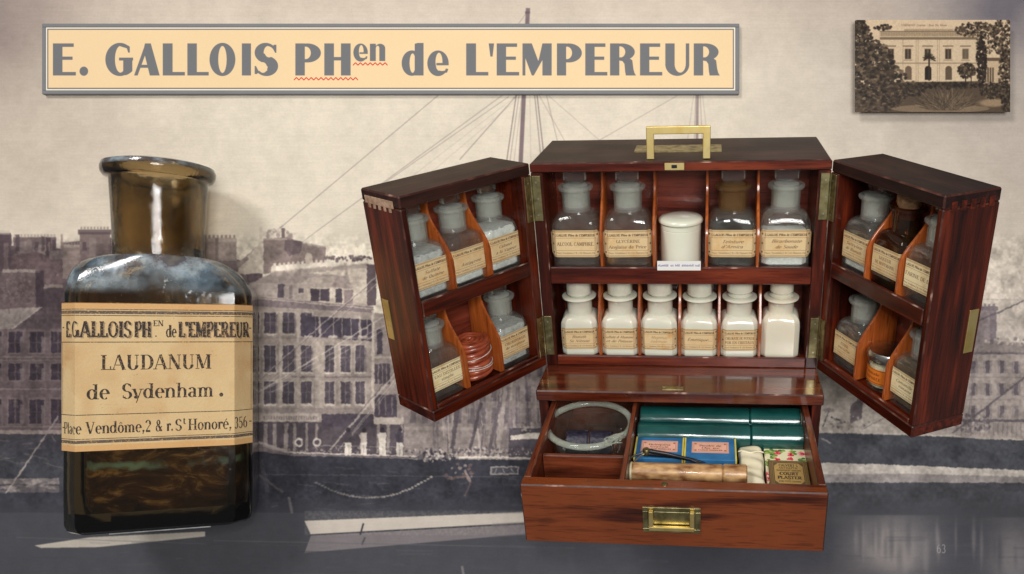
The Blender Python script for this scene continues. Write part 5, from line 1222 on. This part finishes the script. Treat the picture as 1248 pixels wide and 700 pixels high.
# opal bottles of the lower shelf
opal_lines = [(('Bismuth', '(Ss Nitrate)'.replace('(', '').replace(')', '')), True), (('Sulfate d Alumine', 'et de Potasse'), True), (('Magnésie', 'calcinée'), True), (('Émétique...',), True), (('CHLORATE DE POTASSE', 'PUR EN CRISTAUX'), False), None]
opal_lab = ['white opal bottle, leftmost of the six on the lower shelf', 'white opal bottle with two handwritten lines, second from left on the lower shelf',
            'white opal bottle with a faded label, third from the left on the lower shelf', 'white opal bottle with a one-word label, fourth from the left on the lower shelf',
            'white opal bottle with printed capitals, beside the unlabelled bottle', 'cream opal bottle without any label at the right end of the lower shelf']
us = (-.1128, -.0666, -.0222, .0218, .0655, .1108)
for i, u in enumerate(us):
    last = i == 5; mt = opal_cream if last else opal
    r_ = root('opal_bottle', opal_lab[i], 'bottle', 'white opal glass bottles on the lower shelf', T(u, .0265, FLL) @ Matrix.Rotation(R(rnd.uniform(-4, 4)), 4, 'Z') @ Matrix.Diagonal((1.05, 1.05, .925 + rnd.uniform(-.012, .012), 1)))
    hx = hy = .0196; cc = .0052; ths = ring_set(hx, hy, cc); rings = []
    add = lambda z, kk=0.0, s_=0.0, r=.0135: rings.append((z, section(hx - kk, hy - kk, cc, s_, r, ths)))
    add(0, .0028); add(.0008, .001); add(.0025, .0001); add(.006, 0); zs = .0435 if not last else .047; add(zs - .006, 0)
    for j in range(9):
        a = j / 8 * math.pi / 2; rings.append((zs - .003 + .0105 * math.sin(a), section(hx - .0003, hy - .0003, cc, 1 - math.cos(a), .0136, ths)))
    for z, r in ((.0560, .0134), (.0672, .0136), (.0690, .0146), (.0700, .0174), (.0712, .0182), (.0726, .0180), (.0734, .0160), (.0732, .0110), (.069, .0100)): add(z, 0, 1, r)
    bm = bmesh.new(); loft(bm, rings); bm_obj('body', bm, mt, r_, smooth=38)
    wst = .0136 if i != 5 else .0122
    prof = [(.0100, .0696), (.0108, .0738), (.0128, .0752), (wst, .0768), (wst, .0990), (wst - .0015, .1000), (.001, .1002)]
    if i in (4, 5): prof = [(.0100, .0696), (.0122, .0742), (.0130, .0752), (.0100, .0775), (wst, .0805), (wst, .0990), (wst - .0015, .1000), (.001, .1002)]
    lathe_obj('stopper', prof, mt, r_, seg=12 if i < 4 else 24, smooth=30)
    if opal_lines[i]:
        lines, hand = opal_lines[i]
        p = printed('label_opal_' + lines[0].split()[0].lower(), small_label(lines, hand, stain=.2 if i != 2 else .6, ink=(84, 60, 46) if i not in (2,) else (150, 118, 84)), .8, .12, .3, 500)
        link('label', label_mesh(hx, hy, cc, .0102, .0382, .00035, .95, .003), p, r_)
# ---------------- things in the wings
def wing_place(s, d, y, z, turn=0.0): return wing_mat(s) @ T(s * d, y, z)
FWU, FWL = -.1063, -.2146
kw = dict(k=.885)
PY_ = .0285
make_bottle('clear bottle of greyish powder labelled quinine, outermost in the upper left wing', wing_place(-1, .1285, PY_, FWU), lines=('Sulfate', 'de Quinine'), hand=True, fill=(powder_grey, .05), **kw)
make_bottle('clear bottle labelled antipyrine in black handwriting, middle of the upper left wing', wing_place(-1, .0822, PY_, FWU), lines=('', 'Antipyrine'), hand=True, fill=(powder, .018), **kw)
make_bottle('clear bottle filled to the shoulder with white powder, beside the hinges, upper left wing', wing_place(-1, .0354, PY_, FWU), lines=('Calomel', 'à la Vapeur'.replace('à', 'a')), hand=True, fill=(powder, .052), **kw)
make_bottle('clear bottle of distilled water with a pale label, outermost in the lower left wing', wing_place(-1, .1285, PY_, FWL), lines=('EAU DISTILLÉE', 'simple'), paper=(228, 212, 168), **kw)
make_bottle('clear bottle of grey granules with a cream label, beside the hinges, lower left wing', wing_place(-1, .0354, PY_, FWL), lines=('CHLORHYDRATE', 'de morphine'), fill=(powder_grey, .050), **kw)
make_bottle('clear bottle of white powder with a handwritten label, beside the hinges, upper right wing', wing_place(1, .0354, PY_, FWU), lines=('Salicylate', 'de Bismuth'), hand=True, fill=(powder, .014), **kw)
make_bottle('amber brown bottle closed with a cork, middle of the upper right wing', wing_place(1, .0822, PY_, FWU), lines=('LIQUEUR', 'DE HOFFMANN'), gl=glass_brown, stopper='cork', **kw)
make_bottle('clear bottle with a pale printed label, outermost in the upper right wing', wing_place(1, .1285, PY_, FWU), lines=('FARINE DE LIN',), paper=(230, 212, 168), **kw)
make_bottle('clear bottle labelled ether, beside the hinges, lower right wing', wing_place(1, .0354, PY_, FWL), lines=('ETHER', 'rectifié'.replace('é', 'é')), **kw)
make_bottle('clear bottle of brown crumbs with a pale label, outermost in the lower right wing', wing_place(1, .1285, PY_, FWL), lines=('Camomille', 'romaine'), hand=True, fill=(brown_liq, .050), paper=(230, 212, 168), **kw)
# coil of rust-coloured cord
cd = root('cord_coil', 'upright coil of rust red waxed cord between the bottles of the lower left wing', 'cord', mat4=wing_place(-1, .0820, .0265, FWL))
bm = bmesh.new(); n = 9 * 40; pts = []
for i in range(n):
    t = i / 40; a = t * 6.2832; r = .0180 + .0006 * math.sin(a * 2.3 + t) + .0004 * math.sin(7 * t); pts.append((r * math.cos(a), r * math.sin(a), .0028 + t * .0044 + .0011 * math.sin(a + t * 2)))
tube(bm, pts, .0030, 8); bm_obj('outer_turns', bm, cord_m, cd, smooth=60)
bm = bmesh.new(); pts = []
for i in range(5 * 30):
    t = i / 30; a = t * 6.2832; r = .0155 - t * .0026; pts.append((r * math.cos(a), r * math.sin(a), .0405 + .0010 * math.sin(a * 1.5)))
tube(bm, pts, .0024, 8); bm_obj('inner_turns', bm, cord_m, cd, smooth=60)
bm = bmesh.new()
for z in (.012, .0195, .0275):
    pts = [(.0212 * math.cos(a * .157), .0212 * math.sin(a * .157), z + .003 * math.sin(a * .157 + z * 300)) for a in range(40)]; tube(bm, pts, .0004, 6, True)
bm_obj('binding_thread', bm, gut_m, cd)
lathe_obj('core', [(.0150, .0), (.0150, .038), (.002, .038)], cord_dark, cd, seg=24)
# pomade jar with metal lid
pj = root('pomade_jar', 'glass jar of cream with orange label and shiny metal lid, lower right wing', 'jar', mat4=wing_place(1, .0822, .0265, FWL))
lathe_obj('glass_body', [(.0165, 0), (.0188, .0012), (.0195, .004), (.0195, .029), (.0178, .032), (.0178, .036), (.0162, .036), (.0162, .031), (.0175, .028), (.0178, .005), (.001, .004)], cup_glass, pj, seg=48)
lathe_obj('cream', [(.0172, .0043), (.0175, .006), (.0173, .027), (.0158, .0305), (.001, .031)], cream_m, pj, seg=40)
lathe_obj('lid', [(.0186, .0315), (.0208, .0318), (.0212, .0330), (.0210, .0388), (.0196, .0410), (.015, .0416), (.001, .0420)], silver, pj, seg=48)
def orange_label():
    p = Paint(120, 30, 5, (206, 112, 34), 0, 0)
    p.rect(0, 1.6, 120, 2.4, (70, 30, 16)); p.rect(0, 27, 120, 27.8, (70, 30, 16)); text(p, 'Pommade', 60, 12.5, 6, (96, 44, 20), .17, .07, center=True); text(p, 'CAMPHRÉE', 60, 22.5, 5.5, (96, 44, 20), .17, .07, center=True); text(p, "PH E.GALLOIS", 22, 16, 3.4, (96, 44, 20), .17, .09, center=True); aged(p, .3, (160, 80, 24)); return p
bm = bmesh.new(); uvl = bm.loops.layers.uv.new('UVMap'); n = 30; vv = []
for i in range(n + 1):
    a = R(-90 - 110 + 220 * i / n); vv.append((i / n, bm.verts.new((.0199 * math.cos(a), .0199 * math.sin(a), .0085)), bm.verts.new((.0199 * math.cos(a), .0199 * math.sin(a), .0248))))
for a, b_ in zip(vv, vv[1:]):
    f = bm.faces.new((a[1], b_[1], b_[2], a[2])); f.smooth = True
    for l, uv in zip(f.loops, ((a[0], 0), (b_[0], 0), (b_[0], 1), (a[0], 1))): l[uvl].uv = uv
me = bpy.data.meshes.new('label'); bm.to_mesh(me); bm.free(); link('label', me, printed('orange_label_print', orange_label(), .7, .2), pj)

# ------------------------------------------------------------------ contents of the drawer
DFL = -.3050
# glass cup with rolled rim
gc = root('glass_cup', 'round clear glass cup with a thick rolled rim in the left of the drawer', 'glass cup', mat4=T(-.0915, -.0815, DFL))
prof = [(.001, 0), (.024, .0002), (.030, .002), (.0365, .010), (.0395, .022), (.0405, .034), (.0410, .0425), (.0412, .0455), (.0396, .0455), (.0385, .0430), (.0378, .034), (.0368, .022), (.034, .0115), (.028, .0045), (.022, .0028), (.001, .0026)]
bm = bmesh.new(); lathe(bm, prof, 72)
for v in bm.verts:
    a = math.atan2(v.co.y, v.co.x); d = math.exp(-((a + .75) / .22) ** 2); q = max(0, (v.co.z - .036) / .015); v.co.x *= 1 - .10 * d * q; v.co.y *= 1 - .10 * d * q
bm_obj('glass_body', bm, cup_glass, gc, smooth=50)
bm = bmesh.new(); pts = [((.0437 - (.006 * math.exp(-((((a * .0873 + .75 + math.pi) % 6.2832) - math.pi) / .2) ** 2))) * math.cos(a * .0873), (.0437 - (.006 * math.exp(-((((a * .0873 + .75 + math.pi) % 6.2832) - math.pi) / .2) ** 2))) * math.sin(a * .0873), .0490) for a in range(72)]
tube(bm, pts, .0034, 12, True); bm_obj('rim', bm, rim_glass, gc, smooth=60)
lr = root('leather_roll', 'small dark navy grained leather roll lying inside the glass cup', 'roll case', mat4=T(-.0925, -.0790, DFL + .0245))
def yroll(name, x0, x1, r, mt, parent, seg=32, rr=.0012):
    bm = bmesh.new(); lathe(bm, [(.0005, x0), (r - rr, x0), (r, x0 + rr), (r, x1 - rr), (r - rr, x1), (.0005, x1)], seg); bmesh.ops.rotate(bm, verts=bm.verts, cent=(0, 0, 0), matrix=Matrix.Rotation(R(90), 3, 'Y')); return bm_obj(name, bm, mt, parent, None, 35)
yroll('cover', -.0245, -.0006, .0130, navy_m, lr); yroll('cover', .0006, .0245, .0130, navy_m, lr); yroll('liner', -.0006, .0006, .0122, cord_dark, lr, rr=.0001)
# twist of gut by the rim
tg = root('gut_loop', 'knotted loop of pale gut thread against the rim of the glass cup', 'thread', mat4=T(-.0595, -.1180, DFL + .0500) @ Matrix.Scale(.72, 4))
bm = bmesh.new(); pts = [(.011 * math.cos(t * .35) * (1 + .25 * math.sin(t * .9)) - .004, .008 * math.sin(t * .42 + 1), .003 + .003 * math.sin(t * .7)) for t in range(46)]
tube(bm, pts, .0007, 8); bm_obj('strand', bm, rim_glass, tg, smooth=60)
bm = bmesh.new(); tube(bm, [(.0030, .040, -.002), (.009, .028, 0), (.008, .018, .001), (.0035, .010, .001), (.0035, .003, .0), (.006, -.004, -.002), (.003, -.012, -.008)], [.0016, .0018, .0017, .0014, .0013, .0017, .0012], 10); bm_obj('rod', bm, glass_pure, tg, smooth=60)
# bit of cord in front
bc = root('brown_thread_end', 'tangle of dark brown cord in the front left compartment of the drawer', 'cord', mat4=T(-.0560, -.1560, DFL + .012))
bm = bmesh.new(); pts = [(.006 * math.cos(t * .5) + .004 * math.sin(t * .23), .008 * math.sin(t * .41), .012 + .005 * math.sin(t * .63)) for t in range(60)]
tube(bm, pts, .0011, 8); tube(bm, [(-.006, 0, .012), (-.002, .004, 0), (.004, -.002, -.0105)], .0014, 8); bm_obj('strand', bm, cord_dark, bc, smooth=60)
# green tubes
for i, (y, z, x0, x1, lab) in enumerate(((-.0455, -.2700, -.0408, .1298, 'green paper-covered tube at the back of the drawer, under the ledge'), (-.0748, -.2720, -.0412, .1303, 'green paper-covered tube lying in front of the other green tube'))):
    gt = root('green_tube', lab, 'tube', 'green tubes in the drawer', T(.045, y, z))
    r = .0148
    yroll('case', x0 - .045, .0762 - .045, r, green_m, gt); yroll('cap', .0768 - .045, x1 - .045, r + .0004, green_m, gt); yroll('end_ring', x1 - .0449, x1 - .0441, r - .0006, cream_m, gt, rr=.0002)
bx2 = box('tube_rest', (-.04, .129, -.062, -.034, DFL, -.2853), wood_dx, dw_, .0004, None, False)
# blue boxes
def box_label(seedtxt):
    p = Paint(40, 22, 12, (226, 170, 150), 0, 0)
    for q in (.8, 2.2): 
        for a in ((q, q, 40 - q, q), (q, 22 - q, 40 - q, 22 - q), (q, q, q, 22 - q), (40 - q, q, 40 - q, 22 - q)): p.seg(*a, .35, (130, 90, 70))
    for x in (4, 36):
        for y in (4.5, 17.5): p.ell(x, y, 1.6, 1.6, (190, 130, 100)); p.ell(x, y, .8, .8, (110, 80, 60))
    for i in range(26): p.seg(6 + i * 1.08, 4.6, 6.6 + i * 1.08, 5.4, .4, (96, 120, 90), .7)
    text(p, seedtxt[0], 20, 9.5, 3.2, (60, 44, 40), .2, .1, center=True, fit=24); text(p, seedtxt[1], 20, 14, 3.0, (60, 44, 40), .2, .1, center=True, fit=20); text(p, seedtxt[2], 20, 18, 2.2, (60, 44, 40), .2, .1, center=True, fit=26); aged(p, .2); return p
for i, (x0, x1, txt, lab) in enumerate(((-.0412, .0080, ('Quinquina', 'Granulé', 'E.GALLOIS PHARMACIEN'), 'blue cardboard box with yellow edges, the left one beside the central partition'), (.0088, .0606, ('Poudre de', 'Dower', 'E.GALLOIS PHARMACIEN'), 'blue cardboard box with yellow edges, the right one beside the cream lint'))):
    b_ = root('pill_box', lab, 'box', 'blue cardboard boxes in the drawer', T((x0 + x1) / 2, -.1070, DFL))
    h = (x1 - x0) / 2; zt = .0395; yy0, yy1 = -.0205, .0180
    bm = bmesh.new(); add_box(bm, -h, h, yy0, yy1, .0002, zt, .0006, seg=2); bm_obj('carton', bm, blue_m, b_)
    bm = bmesh.new()
    for s in (-1, 1):
        a, c = sorted((s * (h + .00015), s * (h - .0014))); add_box(bm, a, c, yy0 - .0002, yy1 + .0002, zt - .0002, zt + .0003); add_box(bm, a, c, yy0 - .0003, yy0 + .0001, .0002, zt - .0003)
    bm_obj('edging', bm, yellow_m, b_)
    bm = bmesh.new(); add_box(bm, -.0185, .0185, yy0 + .0120, yy1 - .0070, zt + .0001, zt + .0004)
    uvl = bm.loops.layers.uv.new('UVMap')
    for f in bm.faces:
        for l in f.loops: l[uvl].uv = ((l.vert.co.x + .0185) / .037, (l.vert.co.y - yy0 - .0120) / (yy1 - .0070 - yy0 - .0120))
    bm_obj('label', bm, printed('box_label_%d' % i, box_label(txt), .7, .2), b_)
# black tweezers lying on the boxes
tw = root('tweezers', 'blackened steel tweezers with a round rivet lying across the blue boxes', 'tweezers', mat4=T(-.028, -.1235, DFL + .0410))
bm = bmesh.new(); tube(bm, [(-.001, 0, .0014), (.018, -.002, .0016), (.045, -.0085, .0012), (.058, -.0125, .0008)], [.0030, .0026, .0018, .0006], 8); bm_obj('blade', bm, blackm, tw, smooth=60)
bm = bmesh.new(); tube(bm, [(-.001, .001, .0040), (.02, -.0045, .0044), (.044, -.0115, .0035), (.052, -.0140, .0012)], [.0026, .0022, .0014, .0005], 8); bm_obj('blade', bm, blackm, tw, smooth=60)
lathe_obj('rivet', [(.0036, .0), (.0038, .005), (.0030, .0064), (.001, .0068)], brass_old, tw, T(-.0005, 0, .0005), 20)
bm = bmesh.new(); tube(bm, [(-.004, 0, .002), (-.012, -.004, .0012), (-.017, -.009, .0005)], .0009, 6); tube(bm, [(-.003, -.001, .002), (-.008, -.008, .001), (-.012, -.0135, .0)], .0009, 6); bm_obj('spring_wire', bm, silver, tw, smooth=60)
# marbled tube
mt_ = root('marbled_tube', 'brown marbled cardboard tube lying along the front of the drawer', 'tube', mat4=T(.0135, -.1500, -.2660))
yroll('case', -.0555, .0330, .0092, marble_m, mt_); yroll('cap', .0332, .0560, .0096, marble_m, mt_); yroll('end_band', -.0562, -.0530, .0096, cream_m, mt_)
# lint
ln = root('lint_pad', 'folded pad of cream lint between the blue boxes and the flowered box', 'lint', mat4=T(.0752, -.1215, -.2790))
bm = bmesh.new(); nx, ny = 16, 30; gv = []
for side in (0, 1):
    g = []
    for j in range(ny + 1):
        row = []
        for i in range(nx + 1):
            x = -1 + 2 * i / nx; y = -1 + 2 * j / ny
            r = 1 if abs(y) < .8 else 1 - (abs(y) - .8) * .5
            e = (1 - abs(x) ** 6) ** .5 * (1 - abs(y) ** 10) ** .5
            z = (.0075 * e + .0007 * math.sin(x * 3 + y * 7) + .0006 * math.sin(y * 15 + x * 2)) if side == 0 else -.0075 * e
            row.append(bm.verts.new((x * .0125 * r + .001 * math.sin(y * 4), y * .034, z)))
        g.append(row)
    for j in range(ny):
        for i in range(nx): bm.faces.new((g[j][i], g[j][i + 1], g[j + 1][i + 1], g[j + 1][i]))
bmesh.ops.remove_doubles(bm, verts=bm.verts, dist=.00012); bm_obj('pad', bm, cloth_m, ln, smooth=80)
bm = bmesh.new(); pts = [(-.0125 + .0255 * i / 10, .018 + .0015 * math.sin(i), .0082) for i in range(11)]; tube(bm, pts, .0008, 6); bm_obj('fold', bm, cloth_m, ln, smooth=60)
# flowered box and packet
def floral():
    p = Paint(50, 110, 6, (226, 218, 178), 0, 0)
    for _ in range(46): x, y = rnd.uniform(0, 50), rnd.uniform(0, 110); p.dabs(x, y, 4, 3, 9, [(92, 128, 58), (130, 158, 74), (60, 96, 62), (172, 182, 96)], .8, 2.0, .85, 1.4)
    for _ in range(26):
        x, y = rnd.uniform(0, 50), rnd.uniform(0, 110); p.dabs(x, y, 3.4, 3.2, 16, [(214, 60, 76), (236, 120, 130), (196, 40, 60), (244, 176, 170)], .9, 2.0, .85); p.ell(x, y, 1.1, 1.1, (170, 24, 44))
    p.blur(0, 0, 50, 110, 1); return p
fb = root('flowered_box', 'flat box covered in rose-patterned paper at the right of the drawer', 'box', mat4=T(.1099, -.1355, DFL))
bm = bmesh.new(); add_box(bm, -.0205, .0205, -.050, .0465, .0003, .0290, .0006, seg=2)
uvl = bm.loops.layers.uv.new('UVMap')
for f in bm.faces:
    for l in f.loops: l[uvl].uv = ((l.vert.co.x + .0205) / .041 + .2 * (l.vert.co.z - .029), (l.vert.co.y + .05) / .0965 + 6 * (l.vert.co.z - .029))
bm_obj('carton', bm, printed('floral_print', floral(), .6, .25), fb)
def court():
    p = Paint(50, 40, 12, (84, 66, 38), 0, 0)
    p.rect(1, 1, 49, 39, (128, 102, 58)); p.rect(6, 3.5, 44, 37, (58, 48, 34)); p.rect(6.8, 4.4, 43.2, 36, (176, 144, 84)); p.poly([(6, 3.5), (13, 3.5), (6, 10)], (90, 72, 44)); p.poly([(44, 3.5), (37, 3.5), (44, 10)], (90, 72, 44)); p.poly([(6, 37), (13, 37), (6, 31)], (90, 72, 44)); p.poly([(44, 37), (37, 37), (44, 31)], (90, 72, 44))
    for i in range(20):
        for x in (2.2, 4.2, 45.8, 47.8): p.ell(x, 3 + i * 1.8, .6, .7, (66, 52, 34), .8)
    for i in range(22): p.ell(3 + i * 2.1, 2.2, .7, .5, (66, 52, 34), .8)
    ink = (44, 34, 24)
    text(p, 'CALVERT S', 25, 9.6, 3.6, ink, .24, .12, center=True, fit=24); text(p, 'ANTISEPTIC', 25, 13.4, 2.8, ink, .2, .1, center=True, fit=25); text(p, 'TRANSPARENT ADHESIVE', 25, 17, 2.4, ink, .2, .1, center=True, fit=31)
    text(p, 'COURT', 25, 23, 4.6, ink, .3, .16, center=True, fit=24); text(p, 'PLASTER', 25, 29, 4.4, ink, .3, .16, center=True, fit=30); text(p, 'FOR CUTS WOUNDS', 25, 33.6, 2.3, ink, .2, .1, center=True, fit=27)
    aged(p, .3, (120, 92, 50)); return p
cpk = root('plaster_packet', 'bronze-coloured court plaster packet lying on the flowered box', 'packet', mat4=T(.1105, -.1365, DFL + .0310) @ Matrix.Rotation(R(-1), 4, 'Z'))
bm = bmesh.new(); add_box(bm, -.0190, .0190, -.0215, .0215, -.0015, .0015, .0003)
uvl = bm.loops.layers.uv.new('UVMap')
for f in bm.faces:
    for l in f.loops: l[uvl].uv = ((l.vert.co.x + .019) / .038, (l.vert.co.y + .0215) / .043)
bm_obj('wrapper', bm, printed('court_print', court(), .42, .5), cpk)
for o in bpy.data.objects:
    if o.type == 'EMPTY': o.empty_display_size = .01
